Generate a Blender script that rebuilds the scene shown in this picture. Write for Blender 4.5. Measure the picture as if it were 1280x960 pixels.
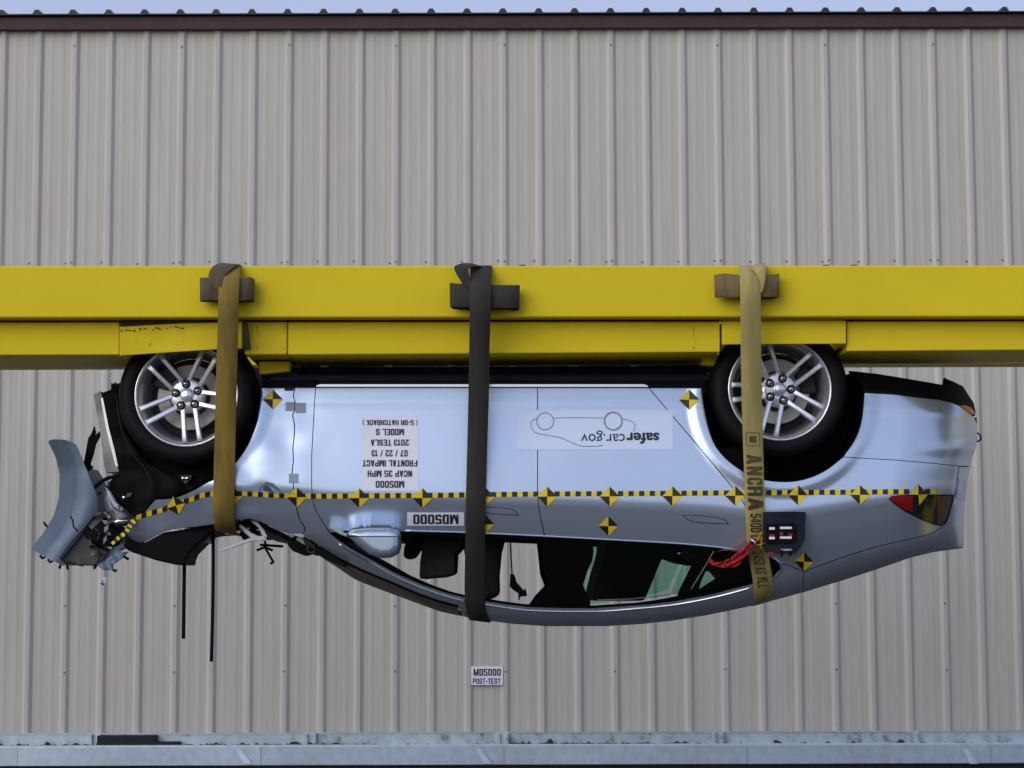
import bpy, bmesh, math, random
from mathutils import Vector, Matrix, noise, geometry
random.seed(7)
for o in list(bpy.data.objects): bpy.data.objects.remove(o)
SC = bpy.context.scene
COL = SC.collection
R = math.radians
# ------------------------------------------------------------------ camera
FPX = 2600.0                       # focal length in photograph pixels (1280 wide)
PITCH, ROLL = R(5.6), R(0.17)
CAM = Vector((0, -10.4, 1.7))
_f = Vector((0, math.cos(PITCH), math.sin(PITCH)))
_u = Vector((0, -math.sin(PITCH), math.cos(PITCH)))
_r = Vector((1, 0, 0))
CR = _r*math.cos(ROLL) - _u*math.sin(ROLL)
CU = _u*math.cos(ROLL) + _r*math.sin(ROLL)
cam = bpy.data.cameras.new('camera'); camo = bpy.data.objects.new('camera', cam); COL.objects.link(camo)
camo.matrix_world = Matrix(((CR.x, CU.x, -_f.x, CAM.x), (CR.y, CU.y, -_f.y, CAM.y), (CR.z, CU.z, -_f.z, CAM.z), (0, 0, 0, 1)))
cam.sensor_width = 36; cam.lens = 36*FPX/1280; cam.clip_end = 2000
SC.camera = camo
# ------------------------------------------------------------------ sky, sun, exposure
SUN_EL, SUN_AZ = R(24), R(222)     # azimuth clockwise from +Y: behind the camera, to its left
w = bpy.data.worlds.new('World'); SC.world = w; w.use_nodes = True
nt = w.node_tree; nt.nodes.clear()
sky = nt.nodes.new('ShaderNodeTexSky'); sky.sky_type = 'NISHITA'; sky.sun_disc = False
sky.sun_elevation = SUN_EL; sky.sun_rotation = SUN_AZ; sky.air_density = 1.0; sky.dust_density = 2.2; sky.ozone_density = 2.2
bg = nt.nodes.new('ShaderNodeBackground'); bg.inputs['Strength'].default_value = 0.115
wo = nt.nodes.new('ShaderNodeOutputWorld')
veil = nt.nodes.new('ShaderNodeMix'); veil.data_type = 'RGBA'; veil.inputs[0].default_value = .62   # even high cloud over the blue
veil.inputs[7].default_value = (3.3, 3.5, 5.0, 1)
nt.links.new(sky.outputs[0], veil.inputs[6]); nt.links.new(veil.outputs[2], bg.inputs[0]); nt.links.new(bg.outputs[0], wo.inputs[0])
sl = bpy.data.lights.new('sun', 'SUN'); sl.energy = 0.8; sl.angle = R(60); sl.color = (1, .97, .93)
so = bpy.data.objects.new('sun', sl); COL.objects.link(so)
sd = Vector((math.sin(SUN_AZ)*math.cos(SUN_EL), math.cos(SUN_AZ)*math.cos(SUN_EL), math.sin(SUN_EL)))
so.rotation_euler = sd.to_track_quat('Z', 'Y').to_euler(); so.location = (-6, -12, 12)
SC.view_settings.view_transform = 'Standard'; SC.view_settings.look = 'None'
SC.view_settings.exposure = 0.5; SC.view_settings.gamma = 1
# ------------------------------------------------------------------ helpers
def at(px, py, Y):
    """the point on the vertical plane at depth Y seen at photograph pixel (px, py)"""
    d = _f*FPX + CR*(px-640) + CU*(480-py)
    return CAM + d*((Y-CAM.y)/d.y)
def clampf(a, lo=0., hi=1.): return max(lo, min(hi, a))
def smooth(a): a = clampf(a); return a*a*(3-2*a)
class Curve1:
    """smooth curve through sorted (x, y) pairs"""
    def __init__(s, pts):
        s.x = [p[0] for p in pts]; s.y = [p[1] for p in pts]; n = len(pts); s.m = []
        sl_ = [(s.y[i+1]-s.y[i])/(s.x[i+1]-s.x[i]) for i in range(n-1)]
        for i in range(n):
            if i == 0: m = sl_[0]
            elif i == n-1: m = sl_[-1]
            elif sl_[i-1]*sl_[i] <= 0: m = 0
            else: m = 2*sl_[i-1]*sl_[i]/(sl_[i-1]+sl_[i])
            s.m.append(m)
    def __call__(s, v):
        x, y, m = s.x, s.y, s.m
        if v <= x[0]: return y[0]+m[0]*(v-x[0])
        if v >= x[-1]: return y[-1]+m[-1]*(v-x[-1])
        lo, hi = 0, len(x)-1
        while hi-lo > 1:
            k = (lo+hi)//2
            if x[k] <= v: lo = k
            else: hi = k
        h = x[hi]-x[lo]; t = (v-x[lo])/h
        return ((2*t**3-3*t*t+1)*y[lo]+(t**3-2*t*t+t)*h*m[lo]+(-2*t**3+3*t*t)*y[hi]+(t**3-t*t)*h*m[hi])
def link(name, me, parent=None, mats=()):
    o = bpy.data.objects.new(name, me); COL.objects.link(o)
    for m in mats: me.materials.append(m)
    if parent is not None: o.parent = parent
    return o
def empty(name, label, cat, group=None, loc=(0, 0, 0)):
    o = bpy.data.objects.new(name, None); COL.objects.link(o); o.empty_display_size = .1
    tag(o, label, cat, group)
    return o
def tag(o, label, cat, group=None):
    o['label'] = label; o['category'] = cat
    if group: o['group'] = group
    return o
def mesh_from(name, V, Fc, mat=None, parent=None, smooth_=False, mats=None, fm=None):
    me = bpy.data.meshes.new(name); me.from_pydata([tuple(v) for v in V], [], Fc); me.update()
    o = link(name, me, parent, mats or ([mat] if mat else []))
    if smooth_: me.polygons.foreach_set('use_smooth', [True]*len(me.polygons))
    if fm: me.polygons.foreach_set('material_index', fm)
    return o
def fix_normals(o):
    bm = bmesh.new(); bm.from_mesh(o.data); bmesh.ops.recalc_face_normals(bm, faces=bm.faces); bm.to_mesh(o.data); bm.free(); return o
def bevel(o, wd=.004, seg=2):
    m = o.modifiers.new('bevel', 'BEVEL'); m.width = wd; m.segments = seg; m.limit_method = 'ANGLE'; m.angle_limit = R(40); return o
def box_data(x0, x1, y0, y1, z0, z1, V, Fc):
    b = len(V)
    V += [Vector(p) for p in ((x0,y0,z0),(x1,y0,z0),(x1,y1,z0),(x0,y1,z0),(x0,y0,z1),(x1,y0,z1),(x1,y1,z1),(x0,y1,z1))]
    Fc += [(b+0,b+3,b+2,b+1),(b+4,b+5,b+6,b+7),(b+0,b+1,b+5,b+4),(b+1,b+2,b+6,b+5),(b+2,b+3,b+7,b+6),(b+3,b+0,b+4,b+7)]
def box(name, x0, x1, y0, y1, z0, z1, mat, parent=None, bv=0):
    V, Fc = [], []; box_data(x0, x1, y0, y1, z0, z1, V, Fc)
    o = mesh_from(name, V, Fc, mat, parent)
    if bv: bevel(o, bv)
    return o
def prism(name, poly, Y0, Y1, mat, parent=None, bv=0):
    """outline seen at depth Y0, extruded straight back to Y1"""
    P = [at(x, y, Y0) for x, y in poly]; n = len(P)
    V = P + [Vector((p.x, Y1, p.z)) for p in P]
    Fc = [tuple(range(n)), tuple(range(2*n-1, n-1, -1))] + [(i, (i+n), (i+1) % n+n, (i+1) % n) for i in range(n)]
    o = fix_normals(mesh_from(name, V, Fc, mat, parent))
    if bv: bevel(o, bv)
    return o
def dens(poly, seg, closed=True):
    out = []; n = len(poly)
    for i in range(n if closed else n-1):
        a, b = poly[i], poly[(i+1) % n]
        L = math.hypot(b[0]-a[0], b[1]-a[1]); k = max(1, int(math.ceil(L/seg)))
        for j in range(k): out.append((a[0]+(b[0]-a[0])*j/k, a[1]+(b[1]-a[1])*j/k))
    if not closed: out.append(tuple(poly[-1]))
    return out
def inside(poly, x, y):
    c = False; n = len(poly); j = n-1
    for i in range(n):
        xi, yi = poly[i]; xj, yj = poly[j]
        if (yi > y) != (yj > y) and x < (xj-xi)*(y-yi)/(yj-yi)+xi: c = not c
        j = i
    return c
def area(poly): return .5*sum(poly[i][0]*poly[(i+1) % len(poly)][1]-poly[(i+1) % len(poly)][0]*poly[i][1] for i in range(len(poly)))
def inset(poly, d):
    s = 1 if area(poly) > 0 else -1; n = len(poly); out = []
    for i in range(n):
        a, b, c = Vector(poly[i-1]), Vector(poly[i]), Vector(poly[(i+1) % n])
        e1 = (b-a).normalized(); e2 = (c-b).normalized()
        n1 = Vector((-e1.y, e1.x))*s; n2 = Vector((-e2.y, e2.x))*s
        m = (n1+n2)
        if m.length < 1e-6: m = n1
        m.normalize(); k = d/max(.4, m.dot(n1))
        out.append((b.x+m.x*k, b.y+m.y*k))
    return out
def chaikin(poly, it=1, closed=True):
    for _ in range(it):
        out = []; n = len(poly)
        rng = range(n) if closed else range(n-1)
        if not closed: out.append(poly[0])
        for i in rng:
            a, b = poly[i], poly[(i+1) % n]
            out.append(tuple(a[k]*.75+b[k]*.25 for k in range(len(a)))); out.append(tuple(a[k]*.25+b[k]*.75 for k in range(len(a))))
        if not closed: out.append(poly[-1])
        poly = out
    return poly
YC = 0.98                          # the car's middle plane
def panel(name, poly, mat, parent, D=None, off=0., thick=.025, step=6, seg=4, holes=(), far=False, gap=0., near=True, fmat=None):
    """sheet over a photograph outline, at the depth D(px, py), with analytic smooth normals and a returned edge"""
    D = D or S
    if gap: poly = inset(poly, gap)
    loops = [dens(poly, seg)]+[dens(h, seg) for h in holes]
    pts, edges = [], []
    for lp in loops:
        b = len(pts); pts += lp; edges += [(b+i, b+(i+1) % len(lp)) for i in range(len(lp))]
    cell = step*.55; occ = set()
    for p in pts: occ.add((int(p[0]//cell), int(p[1]//cell)))
    x0, x1 = min(p[0] for p in loops[0]), max(p[0] for p in loops[0]); y0, y1 = min(p[1] for p in loops[0]), max(p[1] for p in loops[0])
    y = y0+step*.5; row = 0
    while y < y1:
        x = x0+step*(.5 if row % 2 else .98)
        while x < x1:
            cx, cy = int(x//cell), int(y//cell)
            if not any((cx+i, cy+j) in occ for i in (-1, 0, 1) for j in (-1, 0, 1)) and inside(loops[0], x, y) and not any(inside(h, x, y) for h in loops[1:]): pts.append((x, y))
            x += step
        y += step*.87; row += 1
    vc, _, fc, *_ = geometry.delaunay_2d_cdt([Vector(p) for p in pts], edges, [], 0, 1e-5)
    tris = []
    for f in fc:
        cx = sum(vc[i].x for i in f)/len(f); cy = sum(vc[i].y for i in f)/len(f)
        if inside(loops[0], cx, cy) and not any(inside(h, cx, cy) for h in loops[1:]): tris.append(tuple(f))
    W, N = [], []
    for v in vc:
        q = lambda a, b: at(v.x+a, v.y+b, D(v.x+a, v.y+b)+off)
        W.append(q(0, 0)); n = (q(.7, 0)-q(-.7, 0)).cross(q(0, .7)-q(0, -.7))
        n.normalize(); N.append(n if n.y < 0 else -n)
    faces, fn = [], []; cnt = {}
    for t in tris:
        a, b, c = (W[i] for i in t)
        if (b-a).cross(c-a).dot(N[t[0]]) < 0: t = tuple(reversed(t))
        faces.append(t); fn.append([N[i] for i in t])
        for i in range(len(t)):
            e = (t[i], t[(i+1) % len(t)]); cnt[e] = 1
    if thick:
        bk = {}
        for (a, b) in list(cnt):
            if (b, a) in cnt: continue
            for k in (a, b):
                if k not in bk: bk[k] = len(W); W.append(W[k]+Vector((0, thick, 0))); W.append(W[k].copy())
            q = (bk[b]+1, bk[a]+1, bk[a], bk[b]); m = (W[a]-W[b]).cross(W[bk[a]]-W[a]); m.normalize()
            faces.append(q); fn.append([m]*4)
    used = sorted({i for f in faces for i in f}); re_ = {k: i for i, k in enumerate(used)}
    W = [W[i] for i in used]; faces = [tuple(re_[i] for i in f) for f in faces]
    res = []
    for mir in ([False] if near else [])+([True] if far else []):
        if mir:
            W2 = [Vector((p.x, 2*YC-p.y, p.z)) for p in W]; f2 = [tuple(reversed(f)) for f in faces]
            n2 = [[Vector((n.x, -n.y, n.z)) for n in reversed(l)] for l in fn]
        else: W2, f2, n2 = W, faces, fn
        me = bpy.data.meshes.new(name); me.from_pydata([tuple(p) for p in W2], [], f2); me.update()
        me.polygons.foreach_set('use_smooth', [True]*len(me.polygons))
        me.normals_split_custom_set([tuple(n) for l in n2 for n in l])
        res.append(link(name, me, parent, [fmat if (mir and fmat) else mat]))
    return res[0]
def decal(name, tris_px, mat, parent, off, D=None, mats=None, fm=None):
    """flat print: faces given as lists of photograph pixels, laid on the surface D"""
    D = D or S; V, Fc = [], []
    for t in tris_px:
        b = len(V); V += [at(x, y, D(x, y)-off) for x, y in t]; Fc.append(tuple(range(b, b+len(t))))
    o = mesh_from(name, V, Fc, mat, parent, mats=mats, fm=fm); return o
def ribbon(name, L, Rr, mat, parent=None, th=.005, smooth_=True):
    """webbing between two edge lines of world points"""
    n = len(L); V = []; Fc = []
    for i in range(n):
        a = L[min(i+1, n-1)]-L[max(i-1, 0)]; wv = Rr[i]-L[i]; nn = a.cross(wv)
        nn = nn.normalized()*th*.5 if nn.length > 1e-9 else Vector((0, th*.5, 0))
        V += [L[i]-nn, Rr[i]-nn, Rr[i]+nn, L[i]+nn]
    for i in range(n-1):
        for k in range(4): Fc.append((4*i+k, 4*i+(k+1) % 4, 4*i+4+(k+1) % 4, 4*i+4+k))
    Fc += [(0, 1, 2, 3), (4*n-4, 4*n-1, 4*n-2, 4*n-3)]
    o = fix_normals(mesh_from(name, V, Fc, mat, parent, smooth_))
    bevel(o, .0015, 1)
    return o
def tube(name, pts, rad, mat, parent=None, n=8):
    rr = rad if isinstance(rad, (list, tuple)) else [rad]*len(pts); V, Fc = [], []
    for i, p in enumerate(pts):
        d = (pts[min(i+1, len(pts)-1)]-pts[max(i-1, 0)]).normalized()
        a = d.cross(Vector((.31, .9, .27))).normalized(); b = d.cross(a)
        for k in range(n):
            t = 2*math.pi*k/n; V.append(p+a*math.cos(t)*rr[i]+b*math.sin(t)*rr[i])
    for i in range(len(pts)-1):
        for k in range(n): Fc.append((i*n+k, i*n+(k+1) % n, i*n+n+(k+1) % n, i*n+n+k))
    Fc += [tuple(range(n)), tuple(range(len(V)-1, len(V)-n-1, -1))]
    return fix_normals(mesh_from(name, V, Fc, mat, parent, True))
def lathe(name, prof, mat, parent=None, n=64, closed=False):
    """profile of (radius, y) turned round the Y axis"""
    V, Fc = [], []; m = len(prof)
    for k in range(n):
        t = 2*math.pi*k/n
        for r_, y_ in prof: V.append(Vector((r_*math.cos(t), y_, r_*math.sin(t))))
    for k in range(n):
        for j in range(m if closed else m-1):
            j2 = (j+1) % m; k2 = (k+1) % n; Fc.append((k*m+j, k*m+j2, k2*m+j2, k2*m+j))
    o = fix_normals(mesh_from(name, V, Fc, mat, parent, True))
    return o
def autosmooth(o, ang=40):
    bm = bmesh.new(); bm.from_mesh(o.data)
    for e in bm.edges:
        if len(e.link_faces) == 2 and e.calc_face_angle(0) > R(ang): e.smooth = False
    bm.to_mesh(o.data); bm.free(); return o
# ------------------------------------------------------------------ materials
def mat(name, col, rough=.5, metal=0., var=0., scale=8., col2=None, bump=0., bscale=60., coat=0., stretch=None, spec=None, objvar=0., detail=6, lo=.35, hi=.7):
    m = bpy.data.materials.new(name); m.use_nodes = True; t = m.node_tree; p = t.nodes['Principled BSDF']
    p.inputs['Base Color'].default_value = (*col, 1); p.inputs['Roughness'].default_value = rough; p.inputs['Metallic'].default_value = metal
    if coat: p.inputs['Coat Weight'].default_value = coat; p.inputs['Coat Roughness'].default_value = .10
    if spec is not None: p.inputs['Specular IOR Level'].default_value = spec
    if var or bump or col2 or objvar:
        tc = t.nodes.new('ShaderNodeTexCoord'); mp = t.nodes.new('ShaderNodeMapping'); t.links.new(tc.outputs['Object'], mp.inputs[0])
        if stretch: mp.inputs['Scale'].default_value = stretch
    if objvar:
        oi = t.nodes.new('ShaderNodeObjectInfo'); cb = t.nodes.new('ShaderNodeCombineXYZ'); mu = t.nodes.new('ShaderNodeMath'); mu.operation = 'MULTIPLY'; mu.inputs[1].default_value = 37
        t.links.new(oi.outputs['Random'], mu.inputs[0]); t.links.new(mu.outputs[0], cb.inputs[0]); t.links.new(mu.outputs[0], cb.inputs[1]); t.links.new(cb.outputs[0], mp.inputs['Location'])
    if var or col2:
        n = t.nodes.new('ShaderNodeTexNoise'); n.inputs['Scale'].default_value = scale; n.inputs['Detail'].default_value = detail; n.inputs['Roughness'].default_value = .62
        t.links.new(mp.outputs[0], n.inputs['Vector'])
        rp = t.nodes.new('ShaderNodeValToRGB'); rp.color_ramp.elements[0].position = lo; rp.color_ramp.elements[1].position = hi
        c2 = col2 or tuple(c*(1-var) for c in col); c1 = col if col2 else tuple(min(1, c*(1+var*.4)) for c in col)
        rp.color_ramp.elements[0].color = (*c1, 1); rp.color_ramp.elements[1].color = (*c2, 1)
        t.links.new(n.outputs['Fac'], rp.inputs[0]); t.links.new(rp.outputs[0], p.inputs['Base Color'])
        if objvar:
            hs = t.nodes.new('ShaderNodeHueSaturation'); mr = t.nodes.new('ShaderNodeMapRange'); mr.inputs['To Min'].default_value = 1-objvar; mr.inputs['To Max'].default_value = 1+objvar
            t.links.new(oi.outputs['Random'], mr.inputs[0]); t.links.new(mr.outputs[0], hs.inputs['Value']); t.links.new(rp.outputs[0], hs.inputs['Color']); t.links.new(hs.outputs[0], p.inputs['Base Color'])
    if bump:
        n2 = t.nodes.new('ShaderNodeTexNoise'); n2.inputs['Scale'].default_value = bscale; n2.inputs['Detail'].default_value = 4
        t.links.new(mp.outputs[0], n2.inputs['Vector']); b = t.nodes.new('ShaderNodeBump'); b.inputs['Strength'].default_value = bump; b.inputs['Distance'].default_value = .01
        t.links.new(n2.outputs['Fac'], b.inputs['Height']); t.links.new(b.outputs[0], p.inputs['Normal'])
    return m
def add_specks(m, col, scale, lo, hi, zband=None):
    """rust or dirt spots with a shape of their own over a material"""
    t = m.node_tree; p = t.nodes['Principled BSDF']; tc = t.nodes.new('ShaderNodeTexCoord')
    n = t.nodes.new('ShaderNodeTexNoise'); n.inputs['Scale'].default_value = scale; n.inputs['Detail'].default_value = 8; n.inputs['Roughness'].default_value = .7
    t.links.new(tc.outputs['Object'], n.inputs['Vector'])
    rp = t.nodes.new('ShaderNodeValToRGB'); rp.color_ramp.elements[0].position = lo; rp.color_ramp.elements[1].position = hi
    rp.color_ramp.elements[0].color = (0, 0, 0, 1); rp.color_ramp.elements[1].color = (1, 1, 1, 1)
    t.links.new(n.outputs['Fac'], rp.inputs[0]); mx = t.nodes.new('ShaderNodeMix'); mx.data_type = 'RGBA'
    src = p.inputs['Base Color'].links[0].from_socket if p.inputs['Base Color'].is_linked else None
    if src: t.links.new(src, mx.inputs[6])
    else: mx.inputs[6].default_value = p.inputs['Base Color'].default_value
    mx.inputs[7].default_value = (*col, 1); t.links.new(rp.outputs[0], mx.inputs[0]); t.links.new(mx.outputs[2], p.inputs['Base Color'])
    return m
M_WALL = mat('painted_wall_sheet', (.485, .48, .44), .5, 0, .09, 2.2, stretch=(6, 6, .35), objvar=.015, bump=.05, bscale=1.3)
M_TRIM = mat('brown_trim', (.065, .042, .042), .55, 0, .15, 5, spec=.2)
M_ROOF = mat('dark_roof_sheet', (.02, .02, .024), .5)
M_SCREW = mat('screw_grey', (.16, .16, .16), .5, .6)
M_GALV = mat('galvanised_steel', (.52, .635, .75), .45, .55, .16, 14, bump=.05, bscale=25)
M_GALVD = add_specks(mat('galvanised_steel_dirty', (.52, .61, .68), .5, .5, .25, 9), (.12, .12, .11), 9, .56, .72)
M_BLACKW = mat('foot_shade_black', (.012, .011, .011), .7)  # black that also paints the shade under the base rail
M_RUBBER = mat('black_rubber_block', (.008, .008, .009), .75, 0, .3, 20)
M_DIRT = mat('dark_debris', (.035, .03, .025), .9, 0, .4, 60)
M_GROUND = mat('dark_asphalt', (.062, .058, .054), .8, 0, .35, 1.4, bump=.4, bscale=40)
M_YEL = mat('yellow_machine_paint', (.74, .585, .026), .45, 0, .07, 1.6, bump=.02, bscale=5, spec=.04)
add_specks(M_YEL, (.36, .27, .03), 7, .70, .76)
M_YELW = add_specks(mat('yellow_paint_worn', (.72, .565, .026), .48, 0, .12, 3, bump=.04, bscale=30, spec=.04), (.10, .05, .02), 32, .625, .69)
M_YELD = mat('rust_and_shade_brown', (.06, .035, .012), .7, 0, .4, 12)  # dark brown for rust marks, and for shade painted into gaps
M_BOLT = mat('dark_bolt', (.03, .028, .026), .6, .3)
M_PAINT = mat('silver_car_paint', (.56, .67, .82), .27, .75, .05, 2.5, coat=.3)
M_PAINTD = mat('dark_silver_car_paint', (.115, .16, .235), .5, .3, .2, 5)  # darker, duller tone of the car paint
M_SILL = mat('navy_black_sill_plastic', (.008, .010, .020), .45, 0, .2, 6, spec=.22)
M_PLAST = mat('black_plastic', (.0035, .0035, .0042), .62, 0, .2, 20, spec=.10)
M_PLASTG = mat('grey_black_plastic', (.05, .05, .05), .42, 0, .5, 12)
M_CHROME = mat('bright_trim', (.78, .80, .82), .14, 1.)
M_TYRE = mat('tyre_rubber', (.006, .006, .0075), .6, 0, .15, 30, spec=.16)
M_RIM = mat('silver_wheel', (.80, .83, .88), .27, .75, coat=.4)
M_HUB = mat('dull_grey_metal', (.20, .21, .23), .4, .6)  # plain grey for the headlamp and torn fragments
M_DISC = mat('brake_disc', (.62, .57, .52), .5, .2, .1, 20)
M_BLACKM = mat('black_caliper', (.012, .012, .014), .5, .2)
M_NUT = mat('chrome_nut', (.5, .52, .55), .15, 1.)
M_WHITE = mat('white_paper', (.80, .82, .93), .6, 0, .03, 5)
M_INK = mat('black_ink', (.012, .012, .02), .6)
M_INKB = mat('blue_black_ink', (.03, .03, .12), .6)
M_FILM = mat('pale_film', (.66, .76, .93), .35, .3)
M_TAPEY = mat('target_yellow', (.78, .60, .015), .5)
M_TAPEB = mat('target_black', (.014, .011, .012), .5)
M_RED = mat('red_lamp', (.28, .004, .006), .15, 0, coat=.5)
M_LAMP = mat('dark_lamp', (.012, .012, .016), .12, 0, coat=.2)
M_LAMPA = mat('amber_reflection_brown', (.13, .055, .012), .12, 0, .5, 18, coat=1.)  # brown of a reflection, painted as the lamp's own colour
M_AMBER = mat('amber_reflector', (.75, .12, .02), .2)
M_REDCL = mat('red_cloth', (.36, .004, .008), .65, 0, .35, 25, bump=.3, bscale=60)
M_GREYT = mat('grey_tape', (.27, .33, .42), .5)
M_SEAT = mat('dark_seat', (.009, .008, .008), .8, 0, .2, 20)
M_BROWN = mat('dark_brown_fabric', (.045, .033, .027), .85, 0, .3, 14)
M_BEIGE = mat('beige_trim', (.30, .26, .21), .6, 0, .3, 14)
M_STEELW = mat('white_bracket_metal', (.62, .64, .68), .35, .4, .15, 20)
M_TWIST = mat('orange_wire', (.62, .30, .02), .5)
M_TEAL = mat('pale_green_sticker', (.35, .48, .45), .5)
M_CLEAR = mat('clear_scrap', (.55, .60, .68), .15)
def webbing(name, c1, c2, sc):
    return mat(name, c1, .8, 0, .2, sc, col2=c2, bump=.3, bscale=160, stretch=(2.5, 1, .3))
M_STR1 = webbing('dirty_gold_webbing', (.29, .195, .028), (.15, .105, .02), 9)
M_STR2 = webbing('charcoal_webbing', (.036, .031, .024), (.026, .023, .020), 8)
M_STR3 = webbing('faded_yellow_webbing', (.44, .375, .12), (.30, .245, .095), 8)
M_STR1B = webbing('brown_grey_webbing', (.12, .095, .05), (.065, .05, .03), 9)
M_STR3B = webbing('brown_yellow_webbing', (.21, .165, .06), (.10, .07, .03), 12)
M_STRINK = mat('faded_print', (.06, .048, .018), .8, 0, .4, 30)
M_STRINKF = mat('worn_print', (.10, .085, .028), .8, 0, .4, 30)
def glass(name, tint, gloss=.10, rough=.02):
    m = bpy.data.materials.new(name); m.use_nodes = True; t = m.node_tree; t.nodes.clear()
    tr = t.nodes.new('ShaderNodeBsdfTransparent'); tr.inputs[0].default_value = (*tint, 1)
    gl = t.nodes.new('ShaderNodeBsdfGlossy'); gl.inputs['Roughness'].default_value = rough
    fr = t.nodes.new('ShaderNodeFresnel'); fr.inputs[0].default_value = 1.45
    mx = t.nodes.new('ShaderNodeMixShader'); o = t.nodes.new('ShaderNodeOutputMaterial')
    t.links.new(fr.outputs[0], mx.inputs[0]); t.links.new(tr.outputs[0], mx.inputs[1]); t.links.new(gl.outputs[0], mx.inputs[2]); t.links.new(mx.outputs[0], o.inputs[0])
    return m
M_GLASS = glass('green_tinted_glass', (.56, .80, .72))
M_WSCR = mat('dark_windscreen', (.13, .11, .092), .14, 0, .4, 7, coat=.6)
# ------------------------------------------------------------------ ground
g = mesh_from('ground', [(-600, -600, 0), (600, -600, 0), (600, 600, 0), (-600, 600, 0)], [(0, 1, 2, 3)], M_GROUND); g['kind'] = 'structure'
rt = random.Random(5); V = []; Fc = []
for k in range(9000):
    x = rt.uniform(-95, 95); h = 5.2+2.2*noise.noise(Vector((x*.05, 0, 0)))+1.6*noise.noise(Vector((x*.21, 3, 0)))
    z = h*rt.random()**.7; y = -62+rt.uniform(-4, 4); r_ = rt.uniform(.3, .75); b = len(V)
    for q in range(3): V.append(Vector((x+rt.uniform(-r_, r_), y+rt.uniform(-r_, r_), z+rt.uniform(-r_, r_)+.2)))
    Fc.append((b, b+1, b+2))
wd = mesh_from('distant_woodland', V, Fc, mat('dark_foliage', (.035, .05, .022), .8, 0, .4, .5)); wd['kind'] = 'stuff'
tag(wd, 'dark green tree line on the far side of the yard, mirrored in the car doors', 'trees')
# ------------------------------------------------------------------ metal building
YW = 7.0
bld = empty('metal_building', 'long beige ribbed metal building with brown eave trim behind the car', 'building')
ZB = at(640, 915, YW).z; ZT = at(640, 34, YW).z
RIB = .3048
xr0 = at(33.3, 900, YW).x
def rib_profile():
    """one sheet, three ribs wide: (x, y) with y towards the camera negative"""
    P = []
    for k in range(3):
        b = k*RIB
        P += [(b, -.021), (b+.015, -.021), (b+.043, 0)]
        for mpos in (.105, .2):
            P += [(b+mpos-.022, 0), (b+mpos-.010, -.0016), (b+mpos+.010, -.0016), (b+mpos+.022, 0)]
        P += [(b+RIB-.043, 0), (b+RIB-.015, -.021)]
    P += [(3*RIB, -.021)]
    return P
pr = rib_profile(); V = []; Fc = []
for x, y in pr: V += [Vector((x, y, 0)), Vector((x, y, ZT-ZB))]
for i in range(len(pr)-1): Fc.append((2*i, 2*i+2, 2*i+3, 2*i+1))
wp_me = bpy.data.meshes.new('wall_panel'); wp_me.from_pydata([tuple(v) for v in V], [], Fc); wp_me.materials.append(M_WALL)
pw = 3*RIB
i0 = -7
xstart = xr0 + RIB     # lap ribs fall on the fastener ribs
lap = []
for k in range(i0, 20):
    o = bpy.data.objects.new('wall_panel', wp_me); COL.objects.link(o); o.parent = bld
    o.location = (xstart+k*pw, YW, ZB); lap.append(xstart+k*pw)
XA, XB = lap[0], lap[-1]+pw
# screws
V = []; Fc = []
def screw(x, y, z, r_=.009):
    b = len(V); n = 6
    for k in range(n): V.append(Vector((x+r_*math.cos(k*1.047), y, z+r_*math.sin(k*1.047))))
    for k in range(n): V.append(Vector((x+.7*r_*math.cos(k*1.047), y-.008, z+.7*r_*math.sin(k*1.047))))
    Fc.extend([(b+k, b+(k+1) % n, b+n+(k+1) % n, b+n+k) for k in range(n)]); Fc.append(tuple(b+n+k for k in range(n)))
zr = [at(640, q, YW).z for q in (57, 327, 757, 838)]
for x in lap:
    for z in zr[:1]+zr[2:]: screw(x+random.uniform(-.006, .006), YW-.020, z+random.uniform(-.01, .01))
    for k in range(3): screw(x+k*RIB-.055, YW+.001, zr[1]+random.uniform(-.01, .01))
    screw(x+random.uniform(-.004, .004), YW-.020, zr[1])
sc = fix_normals(mesh_from('screws', V, Fc, M_SCREW, bld)); sc['kind'] = 'stuff'
# eave trim, roof, other walls
ze0, ze1 = at(640, 33.4, YW-.07).z, at(640, 18.8, YW-.07).z
box('eave_trim', XA-.05, XB+.05, YW-.07, YW+.10, ze0, ze1, M_TRIM, bld, .006)
box('trim_lip', XA-.05, XB+.05, YW-.078, YW-.02, ze0-.012, ze0+.006, M_TRIM, bld)
RS = 1/12.
rp = []
for k in range(3):
    b = k*RIB; rp += [(b, .042), (b+.016, .042), (b+.038, .006), (b+RIB-.038, .006), (b+RIB-.016, .042)]
rp += [(3*RIB, .042)]
V = []; Fc = []; n = len(rp); RL = 12.
for x, z in rp: V += [Vector((x, 0, z)), Vector((x, RL, z+RL*RS)), Vector((x, 0, -.004))]
for i in range(n-1): Fc += [(3*i, 3*i+3, 3*i+4, 3*i+1), (3*i, 3*i+2, 3*i+5, 3*i+3)]
rs_me = bpy.data.meshes.new('roof_sheet'); rs_me.from_pydata([tuple(v) for v in V], [], Fc); rs_me.materials.append(M_ROOF)
xroof = at(46, 14, YW-.11).x
for k in range(i0, 20):
    o = bpy.data.objects.new('roof_sheet', rs_me); COL.objects.link(o); o.parent = bld; o.location = (xroof+k*pw-.0, YW-.11, ze1+.006)
zc = ze1+RL*RS
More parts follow.
